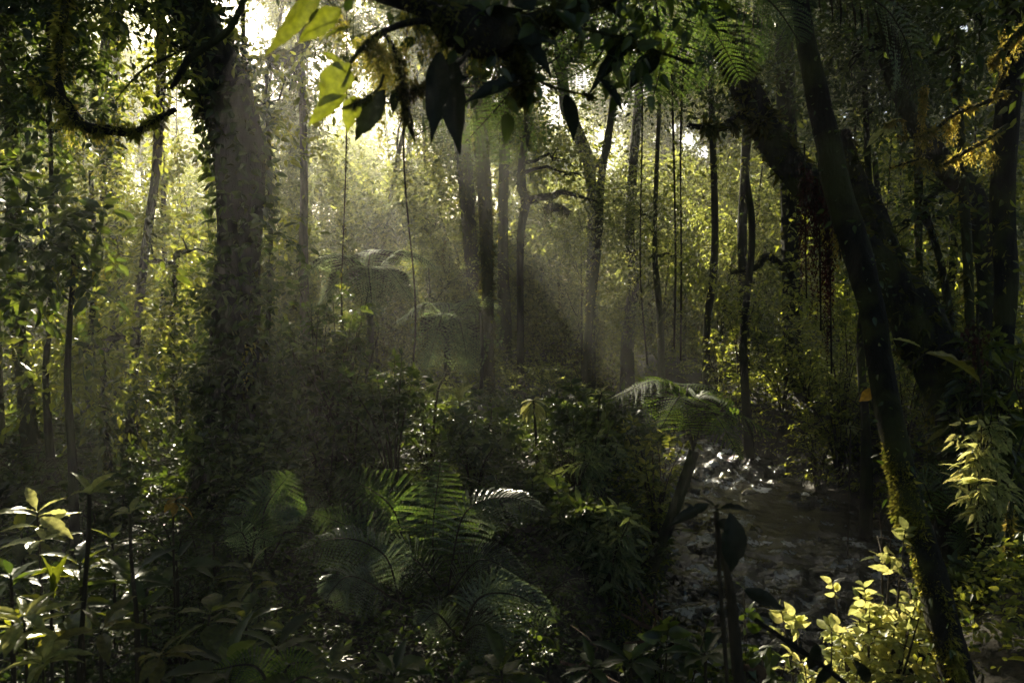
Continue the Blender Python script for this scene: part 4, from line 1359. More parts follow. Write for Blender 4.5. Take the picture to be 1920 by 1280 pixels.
stalk("bright leafy sprout at the bottom edge near the left corner", [(80, 1240, 2.5, 4), (82, 1300, 2.5, 5)], [0, .06, .14], .12, LEAF_SUN_PALE, HI, pitch=.3, per=4)
stalk("yellow backlit sprig hanging beside the second thin stem", [(330, 935, 4.2, 4), (325, 1000, 4.2, 4)], [0, .06], .10, LEAF_OLD, HI_SER, pitch=-.5, per=3, wd=.5)
stalk("broad plant with a wide veined leaf in the lower left middle", [(392, 1150, 3.3, 5), (390, 1220, 3.3, 6), (388, 1290, 3.3, 7)], [0, .08], .19, LEAF_BIG, HI, pitch=-.05, per=4, wd=.55)
stalk("large ragged backlit leaves along the bottom edge at the left", [(300, 1225, 2.5, 5), (300, 1290, 2.5, 6)], [0, .05, .1], .13, LEAF_OLIVE, HI_SER, pitch=.0, per=3, wd=.36)
stalk("upright pair of long bluish leaves at the lower left", [(100, 1130, 3.0, 5), (96, 1200, 3.0, 6)], [0], .22, LEAF_BIG, HI_LONG, pitch=1.1, per=3, wd=.3)
stalk("olive broad leaves curling over the bottom left middle", [(190, 1180, 2.7, 5), (190, 1260, 2.7, 6)], [0, .05], .17, LEAF_OLIVE, HI_SER, pitch=.0, per=4, wd=.3)
for k, (px, py, d) in enumerate([(20, 1080, 3.2), (150, 1060, 3.6), (250, 1080, 3.6), (210, 1010, 4.4), (330, 1050, 4.4), (120, 1150, 3.3), (270, 1140, 3.4), (460, 1160, 3.8), (520, 1215, 3.2), (620, 1250, 3.0),
                                 (740, 1260, 3.0), (940, 1255, 3.4), (1110, 1250, 3.6), (20, 1180, 3.4), (430, 1250, 2.8), (560, 1260, 2.7), (1180, 1240, 3.6), (40, 1000, 5), (400, 1020, 5.2), (470, 1070, 4.6), (1320, 1230, 3.6)]):
    stalk("%s broad leafed floor herb, %s, %s" % (["small", "medium", "large"][k % 3], "at the bottom edge" if py > 1170 else "farther back", zone(px)), [(px, py, d, 5), (px + 3, py + 60, d, 6)], [0, .08, .2, .35], .15 + .03 * (k % 3), LEAF_BIG if k % 2 else LEAF_GLOSS, HI if k % 3 else HI_LONG, "broad_leafed_herb", "herb", .15, 3, "shaded herbs of the near floor", .4, False)
for k, (px, py, d) in enumerate([(400, 1130, 4.6), (350, 1100, 4.8), (440, 1180, 4.2), (480, 1110, 4.8), (380, 1060, 5.2), (450, 1220, 3.9), (500, 1160, 4.4), (330, 1160, 4.2)]):
    b = at_px(px, 900, d)
    shrub("creeping_plant", "creeping small leafed plant flecked with sun, %s %s" % ("nearer one," if d < 4.5 else "farther one,", zone(px)), "ground plant", b, max(.15, float(P(px, py, d)[2] - b[2])), .3, .035, 9, 14, 8, LEAF_GLOSS, OVATE, "sun flecked creeping plants at the lower left", tl=.12, lo=.2)
r_ = thing("hanging_leaf", "large pale folded leaf caught in front of the black diagonal trunk", "leaf", P(1850, 690, 2.6))
M = Mesh(); big_leaf(M, P(1736, 662, 2.6), P(1848, 690, 2.7), .045, (.1, -.55, .85)); M.build("blade", LEAF_OLIVE, r_)
M = Mesh(); M.tube(spline([P(1700, 690, 2.6), P(1735, 662, 2.6)], 6), .002, 5); M.tube(spline([P(1852, 688, 2.7), P(1900, 720, 2.8), P(1960, 900, 2.9)], 10), .003, 5); M.build("stalk", TWIG, r_)
r_ = thing("hanging_leaf", "narrow pale leaf edge lit beside the near leaning trunk", "leaf", P(1700, 640, 3.6))
M = Mesh(); big_leaf(M, P(1674, 636, 3.9), P(1728, 641, 3.9), .03, (0, -.3, .9)); M.build("blade", LEAF_SUN_PALE, r_)
r_ = thing("hanging_leaf", "yellowing leaf stuck to the left side of the near leaning trunk", "leaf", P(1625, 740, 4.2))
M = Mesh(); big_leaf(M, P(1640, 728, 4.2), P(1614, 752, 4.2), .06, (0, -.9, .3)); M.build("blade", LEAF_OLD, r_)
px_shrub("white lit spray of narrow leaves hanging at the far right over the ferns", 1840, 800, 5.4, .2, .10, 9, LEAF_SUN_PALE, HI_LONG, lo=.7, smooth=True, droop=.9, tl=.22)
px_shrub("broad leafed bush glimmering behind the far right trunk", 1860, 640, 6.5, .5, .15, 12, LEAF_BIG, HI_LONG, lo=.45, smooth=True, droop=.6)

# ================================================================ ferns
def pp(*rows):
    return [P(*r) for r in rows]


def arch(c, mid, tip):
    return [P(*c), P(*mid), P(*tip)]


CAMN = (0, -.75, .65)
def tree_fern(label, c, fr, mat, wd, trunkr=.06, **kw):
    b = at_px(c[0] + kw.pop('bx', 0), 900, c[2])
    root = thing("tree_fern", label, "tree fern", b)
    T = Mesh()
    T.tube(spline([b - [0, 0, .1], b * .5 + P(*c) * .5 + [.05, 0, 0], P(*c)], 14), np.linspace(trunkr * 1.2, trunkr, 14), 10, 0, .15)
    T.build("trunk", BARK, root)
    for (mid, tip, w) in fr:
        M = Mesh()
        fern_frond(M, arch(c, mid, tip), w, **kw)
        M.build("frond", [mat, TWIG], root)
    return root


tree_fern("pale hazy tree fern arching in the sunbeam left of the centre trunks", (690, 530, 16),
          [((630, 476, 15.2), (558, 530, 14.6), 1.23), ((750, 470, 16.2), (825, 502, 16), 1.30), ((700, 470, 17.5), (760, 480, 19), 1.30), ((720, 500, 15), (770, 560, 14.2), 1.16), ((660, 500, 15), (600, 570, 14.4), 1.16), ((670, 490, 17), (600, 500, 18), 1.16), ((690, 500, 14.8), (700, 590, 13.8), 1.16)],
          FERN_PALE, .9, npin=34, pl=9, droop=.4, r0=.012, fill=1.15)
tree_fern("grey green tree fern with drooping fronds touching the mossy centre trunk", (835, 612, 17),
          [((800, 568, 16.8), (744, 602, 16.6), 1.23), ((890, 590, 16.6), (880, 680, 16.0), 1.30), ((880, 560, 17.6), (935, 572, 18.2), 1.16), ((830, 590, 16.0), (800, 690, 15.4), 1.30), ((860, 600, 15.9), (880, 700, 15.2), 1.30), ((840, 570, 18.0), (800, 570, 19.2), 1.16), ((900, 570, 17.2), (905, 600, 17.0), 1.01)],
          FERN_PALE, .9, npin=34, pl=9, droop=.5, r0=.012, fill=1.15)
tree_fern("small yellowish fern top lit beside the mossy centre trunk", (900, 585, 15.6),
          [((880, 562, 15.5), (858, 572, 15.5), .3), ((915, 556, 15.5), (936, 535, 15.5), .3), ((890, 552, 15.6), (880, 545, 15.8), .25), ((925, 565, 15.5), (945, 560, 15.5), .3)],
          FERN_PALE, .3, .03, npin=14, pl=7)
tree_fern("vivid green arching fern above the stream bend", (1300, 845, 7.79),
          [((1255, 716, 7.79), (1135, 752, 7.61), 1.0), ((1320, 740, 7.88), (1445, 812, 7.70), 1.0), ((1290, 725, 8.32), (1340, 735, 8.85), .75), ((1280, 745, 7.35), (1240, 800, 6.81), .75), ((1330, 770, 7.43), (1390, 860, 7.08), .55)],
          FERN, .62, .05, npin=34, pl=12, droop=.35, r0=.01, fill=.85, bx=-95)
fern("dark fern with tall curved fronds in the lower middle shade", at_px(720, 1100, 5.6),
     [(pp((760, 1120, 5.5), (740, 960, 5.7), (640, 885, 5.9)), .85, {}), (pp((760, 1120, 5.5), (800, 980, 5.8), (780, 900, 6.1)), .6, dict(nrm=(0, -1, .2))),
      (pp((760, 1120, 5.5), (690, 1010, 5.5), (590, 960, 5.4)), .6, {})], FERN_DARK, npin=30, pl=14, nrm=CAMN, droop=.4)
fern("fern with one frond curling over to the right in the sun at the lower middle", at_px(850, 1100, 5.3),
     [(pp((838, 1120, 5.3), (870, 965, 5.4), (950, 932, 5.4), (1018, 958, 5.3)), .5, dict(nrm=(.1, -.4, .9))), 
      (pp((838, 1120, 5.3), (900, 1050, 5.0), (985, 1085, 4.8)), .4, {}), (pp((838, 1120, 5.3), (780, 1050, 5.1), (740, 1040, 5.0), (690, 1075, 4.9)), .4, {})], FERN_SILVER, npin=30, pl=14, nrm=CAMN, droop=.35)
fern("tall dark frond standing upright behind the curling fern", at_px(817, 1100, 5.5),
     [(pp((817, 1125, 5.5), (812, 990, 5.5), (826, 864, 5.6)), .72, dict(nrm=(.25, -1, .1), ang=.2, droop=.25, bare=.05))], FERN_DARK, npin=24, pl=14)
fern("fern frond arching low to the left with a sunlit back, lower middle", at_px(740, 1150, 4.9),
     [(pp((750, 1130, 4.9), (720, 1040, 4.9), (640, 1008, 4.9), (552, 1034, 4.9)), .44, {}), (pp((750, 1130, 4.9), (660, 1080, 4.7), (610, 1120, 4.6)), .42, {})], FERN_SILVER, npin=32, pl=12, nrm=(0, -.5, .85), droop=.4)
fern("small fern bowing right at the dark lower centre", at_px(880, 1200, 4.5),
     [(pp((860, 1200, 4.5), (900, 1120, 4.5), (975, 1118, 4.5), (1036, 1168, 4.4)), .42, {}), (pp((860, 1200, 4.5), (920, 1090, 4.7), (980, 1100, 4.7)), .3, {}), (pp((860, 1200, 4.5), (900, 1170, 4.2), (960, 1210, 4.0)), .28, {}), (pp((860, 1200, 4.5), (820, 1150, 4.4), (790, 1170, 4.3)), .28, {})], FERN_SILVER, npin=28, pl=12, nrm=CAMN, droop=.5)
fern("fern standing upright at the left of the lower middle shade", at_px(505, 1060, 5.4),
     [(pp((500, 1060, 5.4), (495, 960, 5.5), (545, 885, 5.6)), .6, dict(nrm=(0, -1, .2))), (pp((500, 1060, 5.4), (470, 980, 5.3), (440, 1000, 5.2)), .3, {}), (pp((500, 1060, 5.4), (560, 960, 5.8), (620, 950, 6)), .4, {})], FERN_DARK, npin=28, pl=12, nrm=CAMN, droop=.3)
fern("small sunlit fern tip on the dark floor left of the arching fern", at_px(450, 1060, 5.1),
     [(pp((470, 1060, 5.1), (455, 1000, 5.1), (425, 1005, 5.0)), .22, {}), (pp((470, 1060, 5.1), (480, 1010, 5.0), (510, 1015, 4.9)), .2, {})], FERN_PALE, npin=18, pl=9, nrm=CAMN)
fern("fern with yellow green fronds at the bottom edge left of the middle", at_px(470, 1300, 2.7),
     [(pp((520, 1330, 2.7), (480, 1250, 2.7), (400, 1255, 2.7)), .2, {}), (pp((520, 1330, 2.7), (540, 1250, 2.7), (590, 1240, 2.7)), .18, {}), (pp((520, 1330, 2.7), (560, 1270, 2.6), (620, 1290, 2.6)), .16, {})], FERN, npin=26, pl=12, nrm=CAMN)
fern("black green fern of the far right bank, the left one", at_px(1740, 1000, 5.8),
     [(q_, .4, {}) for q_ in (pp((1760, 990, 5.8), (1730, 905, 5.8), (1690, 920, 5.7)), pp((1760, 990, 5.8), (1770, 895, 5.9), (1810, 900, 5.9)), pp((1760, 990, 5.8), (1800, 940, 5.6), (1840, 980, 5.5)))], FERN_DARK, npin=24, pl=11, nrm=CAMN)
fern("black green fern of the far right bank, the right one", at_px(1860, 1060, 5.6),
     [(q_, .45, {}) for q_ in (pp((1860, 1080, 5.6), (1850, 990, 5.6), (1840, 930, 5.7)), pp((1860, 1080, 5.6), (1890, 980, 5.6), (1920, 960, 5.5)), pp((1860, 1080, 5.6), (1820, 1010, 5.5), (1790, 1030, 5.4)))], FERN_DARK, npin=24, pl=11, nrm=(0, -1, .2))
for k, (px, py, y, l) in enumerate([(620, 900, 7.5, .7), (700, 860, 9, .7), (580, 860, 9, .8), (330, 1000, 6, .6), (180, 920, 7, .7), (1010, 1110, 5.4, .5), (60, 900, 8, .8), (1100, 1160, 4.8, .45)]):
    b = at_px(px, py, y)
    fern("shadowy %s fern sunk in the undergrowth, %s" % ("large" if l > .65 else "small", zone(px)), b, [(a_, c_, {}) for a_, c_, _ in rosette(b, 6, l)], FERN_DARK, "shadowy ferns in the undergrowth", npin=20, pl=8, droop=.3)

# ================================================================ overhead: fern fronds, mossy branch, large leaves
root = thing("tree_fern", "dark overhead tree fern whose frond tips hang down above the sunbeam", "tree fern", P(1180, -330, 3.6))
M = Mesh(); M.tube(spline([P(2250, 900, 3.4) * [1, 1, 0] + [0, 0, -.2], P(1900, -400, 3.4), P(1180, -330, 3.6)], 20), .05, 8, 0, .15); M.build("trunk", BARK, root)
for rows, w, kw in [
    ([(1150, -160, 3.3), (1010, 60, 3.2), (900, 170, 3.1), (770, 262, 3.0)], .40, dict(nrm=(.2, -1, .1), droop=.9)),
    ([(1160, -160, 3.4), (1060, 40, 3.3), (960, 170, 3.2), (870, 270, 3.2)], .36, dict(nrm=(.2, -1, .1), droop=.9)),
    ([(1180, -160, 3.5), (1090, 60, 3.5), (990, 150, 3.5), (930, 240, 3.4)], .40, dict(nrm=(.1, -1, .1), droop=.7)),
    ([(1180, -160, 3.6), (1160, 10, 3.6), (1120, 110, 3.6), (1040, 160, 3.6)], .5, dict(nrm=(0, -1, .4), droop=.4)),
    ([(1200, -160, 3.6), (1230, 10, 3.6), (1240, 110, 3.6), (1220, 200, 3.5)], .5, dict(nrm=(0, -1, .3), droop=.3)),
    ([(1200, -160, 3.7), (1290, 0, 3.7), (1340, 60, 3.7), (1390, 150, 3.6)], .55, dict(nrm=(0, -1, .3), droop=.4)),
    ([(1220, -160, 3.7), (1380, -40, 3.7), (1450, 10, 3.7), (1500, 80, 3.7)], .5, dict(nrm=(0, -1, .4), droop=.4)),
    ([(1240, -160, 4.2), (1600, -20, 4.4), (1690, 60, 4.6), (1720, 180, 4.8)], .6, dict(nrm=(0, -1, .4), droop=.4)),
    ([(1180, -160, 3.8), (1100, -20, 4), (1000, 10, 4.2), (900, 60, 4.4)], .5, dict(nrm=(0, -1, .5), droop=.5)),
]:
    M = Mesh(); fern_frond(M, pp(*rows), w, npin=32, pl=18, **kw); M.build("frond", [FERN_DARK, TWIG], root)

root = thing("mossy_branch", "mossy dark branch hanging across the top centre with large leaves", "branch", P(1200, -60, 2.3))
B, Mo, Hg = Mesh(), Mesh(), Mesh()
for rows in ([(430, -190, 2.4, 16), (560, -60, 2.3, 18), (700, -8, 2.25, 18), (800, 18, 2.25, 36), (860, 52, 2.25, 78), (930, 70, 2.3, 84), (1000, 44, 2.35, 44), (1150, -10, 2.4, 26), (1350, -80, 2.5, 26)],
             [(930, 66, 2.3, 26), (960, 110, 2.3, 26), (975, 150, 2.3, 14), (985, 190, 2.3, 5)],
             [(870, 60, 2.25, 10), (790, 40, 2.2, 12), (720, 60, 2.2, 10), (670, 100, 2.1, 8), (640, 150, 2.1, 6)],
             [(975, 100, 2.3, 8), (1010, 150, 2.35, 6), (1060, 170, 2.4, 5), (1110, 180, 2.4, 3)],
             [(720, 140, 2.1, 6), (700, 175, 2.1, 5), (610, 218, 2.05, 2)], [(720, 60, 2.2, 8), (745, 110, 2.2, 10), (755, 180, 2.2, 8), (760, 230, 2.2, 3)],
             [(900, 60, 2.3, 8), (860, 120, 2.2, 7), (800, 160, 2.2, 5), (752, 180, 2.2, 4)], [(1000, 44, 2.35, 10), (1120, 60, 2.4, 6), (1300, 120, 2.5, 6)]):
    p, r = px_path(rows)
    s = spline(np.hstack([p, r[:, None]]), 40)
    V = B.tube(s[:, :3], np.maximum(s[:, 3], .0015), 9, 0, .2)
    tufts(Mo, V, 2600 if rows[0][3] > 14 else 700, .016, 0, None, 1.2)
A = np.array([P(x + rng.normal() * s_, y + rng.normal() * s_ * .4, d) for x, y, d, s_, n_ in [(700, 80, 2.15, 18, 60), (740, 100, 2.2, 16, 46), (830, 70, 2.25, 22, 20), (780, 30, 2.25, 30, 22), (630, 30, 2.2, 10, 8)] for _ in range(n_)])
strands(Hg, A, .04 + .09 * rng.random(len(A)), .006, .006, 0, False, .014)
A = np.array([P(712 + rng.normal() * 6, 140 + rng.normal() * 9, 2.3) for _ in range(9)])
strands(Hg, A, .20 + .05 * rng.random(9), .006, .006, 0, False, .014)
A = np.array([P(x, y, d) for x, y, d in [(960, 120, 2.3), (975, 110, 2.3), (950, 100, 2.3), (985, 120, 2.3), (760, 130, 2.2), (750, 90, 2.2), (930, 90, 2.3), (900, 90, 2.3)] for _ in range(3)])
strands(Hg, A, .05 + .1 * rng.random(len(A)), .006, .006, 0, False, .014)
B.build("branch", BARK_BLACK, root)
A = np.array([P(x, y, 2.2 + rng.random() * .9) for x, y in zip(580 + 720 * rng.random(130), -60 + 170 * rng.random(130) ** 1.5)])
D = rng.normal(size=A.shape) * [1, .6, .5] + [0, 0, -.5]
Fl = Mesh()
sprigs(Fl, A, D, .16, 6, .065, MIDL, carve=True, droop=.4)
for a_, d_ in zip(A[::1], unit(D)):
    Fl.tube([a_, a_ + d_ * .08, a_ + d_ * .15 + [0, 0, -.04]], [.002, .0015, .001], 3)
Fl.build("small_leaves", LEAF_DARK, root)
Mo.build("moss", MOSS_DIM, root)
Hg.build("hanging_moss", MOSS, root)
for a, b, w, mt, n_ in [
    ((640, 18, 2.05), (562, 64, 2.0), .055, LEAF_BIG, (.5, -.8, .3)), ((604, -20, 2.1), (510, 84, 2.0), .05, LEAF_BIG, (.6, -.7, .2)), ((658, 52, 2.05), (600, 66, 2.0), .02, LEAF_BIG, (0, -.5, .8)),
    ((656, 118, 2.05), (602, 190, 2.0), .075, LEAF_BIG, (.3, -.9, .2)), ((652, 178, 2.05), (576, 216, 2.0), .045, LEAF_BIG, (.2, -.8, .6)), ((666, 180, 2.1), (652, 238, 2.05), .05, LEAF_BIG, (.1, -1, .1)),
    ((722, 168, 2.15), (672, 246, 2.1), .062, LEAF_SHADED, (.2, -.9, .2)), ((824, 98, 2.15), (815, 242, 2.05), .062, LEAF_SHADED, (0.2, -1, 0)), ((845, 105, 2.2), (845, 252, 2.1), .075, LEAF_SHADED, (-.1, -1, .1)),
    ((952, 34, 2.3), (1032, 118, 2.2), .055, LEAF_SHADED, (.1, -.9, .3)), ((1060, 178, 2.4), (1086, 248, 2.3), .045, LEAF_SHADED, (.1, -.9, .3)), ((1192, 62, 2.5), (1120, 142, 2.4), .05, LEAF_SHADED, (.1, -.9, .3)),
    ((1118, 146, 2.4), (1172, 188, 2.35), .035, LEAF_SHADED, (.1, -.6, .7)), ((1232, 92, 2.5), (1190, 160, 2.4), .06, LEAF_SHADED, (.2, -.9, .2)), ((876, 148, 2.2), (800, 150, 2.2), .045, LEAF_SHADED, (0, -.7, .6)), ((1010, 148, 2.3), (880, 176, 2.2), .05, LEAF_SHADED, (0, -.7, .6)),
    ((1040, 20, 2.3), (1100, 60, 2.3), .05, LEAF_DARK, (0, -.7, .6)), ((1100, 0, 2.4), (1170, 20, 2.4), .05, LEAF_SHADED, (0, -.7, .6)), ((600, 100, 2.1), (640, 112, 2.1), .02, LEAF_BIG, (0, -.7, .6)), ((760, 190, 2.2), (772, 262, 2.2), .02, LEAF_SHADED, (0, -1, .1)), ((745, 160, 2.2), (735, 212, 2.2), .025, LEAF_SHADED, (0, -1, .1)),
    ((1000, 20, 2.3), (960, -40, 2.3), .08, LEAF_SHADED, (0, -1, .1)), ((900, 60, 2.3), (960, 10, 2.2), .07, LEAF_SHADED, (0, -1, .1)), ((930, 70, 2.3), (1010, 60, 2.2), .06, LEAF_SHADED, (0, -1, .3))]:
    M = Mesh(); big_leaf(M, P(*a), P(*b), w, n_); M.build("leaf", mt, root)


def mossy_branch(label, rows, moss, mat, loc=None, hang=(), leaves=(), extra=(), size=.02, name="mossy_branch", bark=BARK, leafmat=LEAF_SUN_PALE, hl=.02, amt=1.3):
    root = thing(name, label, "branch", P(*rows[0][:3]))
    B, Mo, Hg = Mesh(), Mesh(), Mesh()
    for rr in [rows] + list(extra):
        p, r = px_path(rr)
        s = spline(np.hstack([p, r[:, None]]), 36)
        V = B.tube(s[:, :3], np.maximum(s[:, 3], .002), 8, 0, .15)
        tufts(Mo, V, moss, size, 0, None, amt)
    B.build("limb", bark, root)
    if Mo.v:
        Mo.build("moss", mat, root)
    for x, y, d, l, n_, sp in hang:
        A = np.array([P(x + rng.normal() * sp, y + rng.normal() * sp * .3, d) for _ in range(n_)])
        strands(Hg, A, l * (.4 + .7 * rng.random(n_)), size * .35, size * .35, 0, False, size)
    if Hg.v:
        Hg.build("hanging_moss", mat, root)
    for a, b, w in leaves:
        M = Mesh(); big_leaf(M, P(*a), P(*b), w, (.1, -.6, .7)); M.build("leaf", leafmat, root)
    return root


mossy_branch("dark bare branch slanting down from the top left in front of the thick dark trunk", [(500, -90, 3, 12), (462, -10, 3, 11), (425, 60, 3, 12), (358, 108, 3, 13), (340, 135, 3, 13), (320, 168, 3, 8)], 300, MOSS_DIM,
             extra=[[(395, -60, 3, 7), (388, 0, 3, 6), (378, 45, 3, 6), (360, 80, 3, 5), (340, 90, 3, 6), (320, 80, 3, 5)], [(330, 100, 3, 5), (270, 130, 3, 4), (240, 160, 3, 3), (215, 190, 3, 2)]], size=.012, bark=BARK_BLACK, amt=.5)
mossy_branch("thick mossy bough lying level across the trunks at the upper left", [(60, 150, 5.2, 20), (118, 190, 5.1, 22), (150, 232, 5, 20), (200, 244, 5, 18), (250, 248, 5, 15), (285, 228, 5, 13), (330, 205, 5, 9)], 1600, MOSS,
             extra=[[(120, 200, 5.1, 14), (108, 120, 5.1, 14), (130, -40, 5.2, 16)]], hang=[(180, 245, 5, .12, 20, 30), (130, 225, 5, .15, 14, 14)], size=.03, bark=BARK_BLACK)
mossy_branch("lower orange mossed twig reaching left from the right edge trunk", [(1890, 235, 6.5, 9), (1845, 265, 6.4, 7), (1800, 290, 6.4, 7), (1762, 312, 6.4, 6), (1725, 300, 6.4, 5), (1668, 316, 6.4, 3)], 900, MOSS_ORANGE,
             hang=[(1735, 305, 6.4, 0.11, 16, 14), (1850, 285, 6.4, 0.18, 16, 10), (1800, 295, 6.4, 0.10, 14, 12), (1825, 280, 6.4, 0.12, 10, 10)], size=.028)
mossy_branch("upper orange mossed twig with two lit leaves reaching left at the right", [(1890, 172, 6.5, 9), (1840, 195, 6.4, 7), (1790, 215, 6.4, 7), (1750, 245, 6.4, 6), (1715, 258, 6.4, 5), (1682, 256, 6.4, 3)], 900, MOSS_ORANGE,
             hang=[(1732, 250, 6.4, 0.16, 22, 10), (1770, 235, 6.4, 0.18, 12, 6), (1790, 215, 6.4, 0.25, 12, 4), (1731, 165, 6.4, 0.38, 16, 4)], size=.028,
             leaves=[((1660, 242, 6.4), (1624, 266, 6.4), .06), ((1676, 236, 6.4), (1662, 254, 6.4), .07), ((1690, 222, 6.4), (1650, 240, 6.4), .04)], extra=[[(1700, 256, 6.4, 3), (1690, 225, 6.4, 3), (1660, 236, 6.4, 2)]])
mossy_branch("mossy tangle hanging from the top right corner", [(1960, 20, 6.4, 14), (1912, 60, 6.4, 12), (1880, 95, 6.4, 9), (1860, 120, 6.4, 5)], 1200, MOSS_ORANGE, hang=[(1905, 60, 6.4, 0.20, 24, 14), (1870, 110, 6.4, 0.15, 14, 10)], size=.033,
             extra=[[(1890, 120, 6.4, 6), (1866, 175, 6.4, 5), (1850, 200, 6.4, 3)]])
mossy_branch("yellow mossy log lying lit at the lower right corner", [(1815, 1225, 4.15, 26), (1850, 1196, 4.15, 24), (1890, 1180, 4.15, 22), (1960, 1165, 4.2, 24)], 3600, MOSS, size=.03, hang=[(1870, 1195, 4.15, .12, 30, 26)])
mossy_branch("mossy slanting root above the lit log at the lower right", [(1745, 1075, 4.5, 10), (1805, 1125, 4.5, 9), (1850, 1160, 4.5, 9), (1900, 1220, 4.4, 10)], 900, MOSS, size=.022)
mossy_branch("thin mossy hanging stem at the right edge with a lit knob", [(1896, 940, 4.9, 10), (1890, 1020, 4.9, 12), (1898, 1100, 4.9, 12), (1900, 1150, 4.9, 12), (1916, 1230, 4.9, 10)], 1400, MOSS_ORANGE, size=.022, extra=[[(1898, 1100, 4.9, 7), (1890, 1140, 4.9, 7)]])

# red brown aerial roots
for lab, x, y0_, y1_, n_, sp, d in [("thick curtain of red brown aerial roots left of the near leaning trunk", 1535, 330, 620, 46, 13, 4.9), ("long thin red brown root strand reaching lower beside the curtain", 1555, 420, 700, 20, 5, 4.9),
                                    ("short orange tipped root tuft against the near leaning trunk", 1572, 420, 490, 30, 12, 4.6), ("dark stringy root curtain left of the red roots", 1508, 300, 560, 22, 7, 5.2), ("reddish seed strands hanging at the right beside the big pale leaf", 1832, 600, 720, 18, 8, 3.6)]:
    root = thing("hanging_roots", lab, "roots", P(x, y0_, d))
    Hg, B = Mesh(), Mesh()
    p, r = px_path([(x, y0_ - 30, d, 4), (x + 2, (y0_ + y1_) / 2, d, 4), (x + 4, y1_, d, 2)])
    B.tube(spline(p, 12), .006, 5)
    B.build("core_root", BARK, root)
    A = np.array([P(x + rng.normal() * sp, y0_ + abs(rng.normal()) * 20, d) for _ in range(n_)])
    ln = (y1_ - y0_) / F * d
    strands(Hg, A, ln * (.35 + .6 * rng.random(n_)), .012, .018, 0, False, .026)
    Hg.build("root_strands", MOSS_ORANGE if "orange" in lab else ROOTS, root)

# lianas hanging through the wood
LV = "thin lianas hanging through the trees"
for k in range(26):
    px = rng.choice([60, 120, 190, 250, 310, 370, 600, 660, 700, 760, 800, 1020, 1080, 1150, 1200, 1270, 1340, 1380, 1420, 1460, 1520, 1590, 1700, 1760, 1840, 1900]) + rng.normal() * 20
    d = 11 + 11 * rng.random()
    if blocked(spline([P(px, -60, d), P(px, 600, d)], 40), .1) > 0 and k % 3:
        continue
    root = thing("liana", "%s thin dangling liana hanging %s" % ("far" if d > 16 else "near", zone(px)), "vine", P(px, -60, d), LV)
    b = P(px + rng.normal() * 14, 560 + 250 * rng.random(), d)
    a = P(px, -60, d)
    s = spline([a, a * .6 + b * .4 + [rng.normal() * .1, 0, 0], a * .25 + b * .75 + [rng.normal() * .1, 0, 0], b], 24)
    M = Mesh(); M.tube(s, .008 + .008 * rng.random(), 5, 0, .2); M.build("stem", TWIG, root)
    M = Mesh(); nn = 70
    i = rng.integers(0, 24, nn)
    M.inst(OVATE, s[i] + rng.normal(size=(nn, 3)) * .05, rng.normal(size=(nn, 3)) + [0, 0, -.8], rng.normal(size=(nn, 3)) + [0, 0, .6], .05 + .08 * rng.random(nn))
    if k % 2:
        strands(M, s[rng.integers(2, 20, 16)], .2 + .5 * rng.random(16), .02, .04, 1, True, .05)
    M.build("leaves", [LEAF, MOSS_DIM], root)

# driftwood and rocks
for k, (lab, rows) in enumerate([
    ("long reddish stick lying at the near edge of the stream", [(1165, 1150, 5.0, 5), (1215, 1175, 5, 8), (1250, 1195, 4.9, 9), (1300, 1215, 4.8, 8)]),
    ("thin bent twig rising from the pile of sticks", [(1196, 1100, 5.1, 3), (1212, 1130, 5.1, 5), (1240, 1165, 5.0, 7), (1262, 1190, 4.9, 8)]),
    ("short forked stick in the middle of the stick pile", [(1190, 1165, 5.0, 5), (1225, 1180, 5, 6), (1246, 1170, 4.9, 5)]),
    ("pale broken stick in front of the stick pile", [(1170, 1205, 4.7, 4), (1230, 1200, 4.7, 7), (1290, 1190, 4.8, 6)]),
    ("brown forked branch standing at the bottom edge by the water", [(1395, 1250, 3.9, 14), (1430, 1262, 3.9, 20), (1438, 1330, 3.9, 26)]),
    ("dark root crossing the floor at the bottom middle", [(1050, 1240, 4.2, 7), (1110, 1258, 4.2, 9), (1170, 1290, 4.1, 10)]),
]):
    root = thing("stick", lab, "stick", P(*rows[0][:3]))
    p, r = px_path(rows)
    s = spline(np.hstack([p, r[:, None]]), 20)
    M = Mesh(); M.tube(s[:, :3], np.maximum(s[:, 3], .003), 7, 0, .2); M.build("shaft", DEADWOOD, root)
    M = Mesh()
    for j in (5, 9, 13):
        M.tube(spline([s[j, :3], s[j, :3] + rng.normal(size=3) * .05 + [0, 0, .04], s[j, :3] + rng.normal(size=3) * .1 + [0, 0, .08]], 5), [.005, .004, .003, .002, .001], 4)
    M.build("side_twigs", DEADWOOD, root)


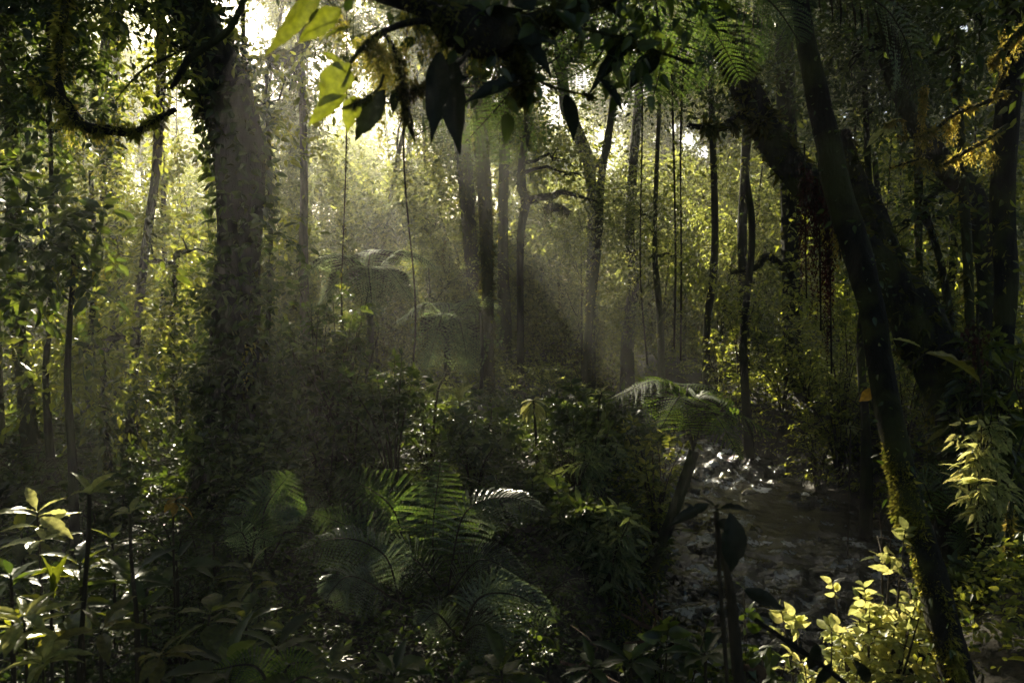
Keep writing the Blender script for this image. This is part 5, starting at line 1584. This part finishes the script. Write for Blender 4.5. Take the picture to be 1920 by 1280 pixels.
def rock(label, c, r, group=None):
    r_ = np.random.default_rng(int(c[0] * 1000) % 9973)
    nn = unit(r_.normal(size=(15, 3)))
    hh = .62 + .38 * r_.random(15)
    th = np.linspace(.02, np.pi - .02, 18)
    ph = np.linspace(0, 2 * np.pi, 28, endpoint=False)
    A_, B_ = np.meshgrid(th, ph, indexing='ij')
    D = np.stack([np.sin(A_) * np.cos(B_), np.sin(A_) * np.sin(B_), np.cos(A_)], -1)
    dt = D @ nn.T
    rad = np.where(dt > .05, hh / np.maximum(dt, .05), 9).min(-1).clip(0, 1.25)
    rad = rad * (1 + .05 * np.sin(9 * D[..., 0] + 3) * np.sin(8 * D[..., 1]) + .02 * r_.normal(size=rad.shape))
    V = np.asarray(c) + D * rad[..., None] * np.asarray(r)
    i = np.arange(17)[:, None] * 28
    j = np.arange(28)[None]
    q = np.stack([i + j, i + 28 + j, i + 28 + (j + 1) % 28, i + (j + 1) % 28], -1).reshape(-1)
    M = Mesh(); M.add(V.reshape(-1, 3), q, [4] * (17 * 28), 0, False)
    if r_.random() < .7:
        k = D[..., 2].ravel() > .35
        p_ = V.reshape(-1, 3)[k]
        p_ = p_[r_.integers(0, len(p_), 90)]
        M.inst(FLAKE, p_, r_.normal(size=(90, 3)) + [0, 0, .4], r_.normal(size=(90, 3)), .02 + .02 * r_.random(90), None, 1, False)
    return tag(M.build("rock", [ROCK, MOSS_DIM]), label, "rock", group)


for px, d, r in [(1330, 9.4, .20), (1375, 8.2, .16), (1440, 8.9, .10), (1500, 7.9, .16), (1540, 8.6, .12), (1600, 8.2, .17), (1410, 12.2, .12), (1460, 12.8, .14), (1360, 13.1, .16), (1580, 7.2, .14), (1490, 6.7, .16), (1650, 7.4, .2), (1300, 10.6, .16), (1420, 10.2, .08), (1690, 6.6, .2), (1450, 7.5, .12)]:
    x = (px - 960) / F * d
    rock("%s wet dark rock in the stream %s" % ("small" if r < .13 else "medium" if r < .17 else "large", "upstream by the little fall" if d > 11 else "in the middle reach" if d > 8 else "in the nearest rapids"), (x, d, WZ - r * .1), (r * 1.2, r, r * .5), "wet rocks in the stream")

for k in range(46):
    y = 6.2 + 8 * rng.random()
    sd_ = rng.choice([-1, 1])
    x = np.interp(y, SY, SX) + sd_ * np.interp(y, SY, SW) * (.55 + .42 * rng.random())
    r = .035 + .08 * rng.random() ** 2
    rock("%s wet stone along the %s edge of the stream" % ("tiny" if r < .06 else "small", "left" if sd_ < 0 else "right"), (x, y, WZ), (r * 1.3, r, r * .7), "small stones along the stream edges")
# ---------------------------------------------------------------- haze
hz, nt, out = new_mat("haze")
pv = nt.nodes.new("ShaderNodeVolumePrincipled")
pv.inputs["Color"].default_value = (.97, .97, .90, 1)
pv.inputs["Density"].default_value = HAZE_DENSITY
pv.inputs["Anisotropy"].default_value = .62
lk(nt, pv.outputs[0], out.inputs["Volume"])
bx = Mesh()
x0, x1, y0, y1, z0, z1 = -75, 65, -22, 68, -4, 37
V = [(x, y, z) for x in (x0, x1) for y in (y0, y1) for z in (z0, z1)]
bx.add(V, [0, 1, 3, 2, 4, 6, 7, 5, 0, 4, 5, 1, 2, 3, 7, 6, 0, 2, 6, 4, 1, 5, 7, 3], [4] * 6)
tag(bx.build("haze", hz), "thin pale morning haze lit by sunbeams", "haze", kind="stuff")
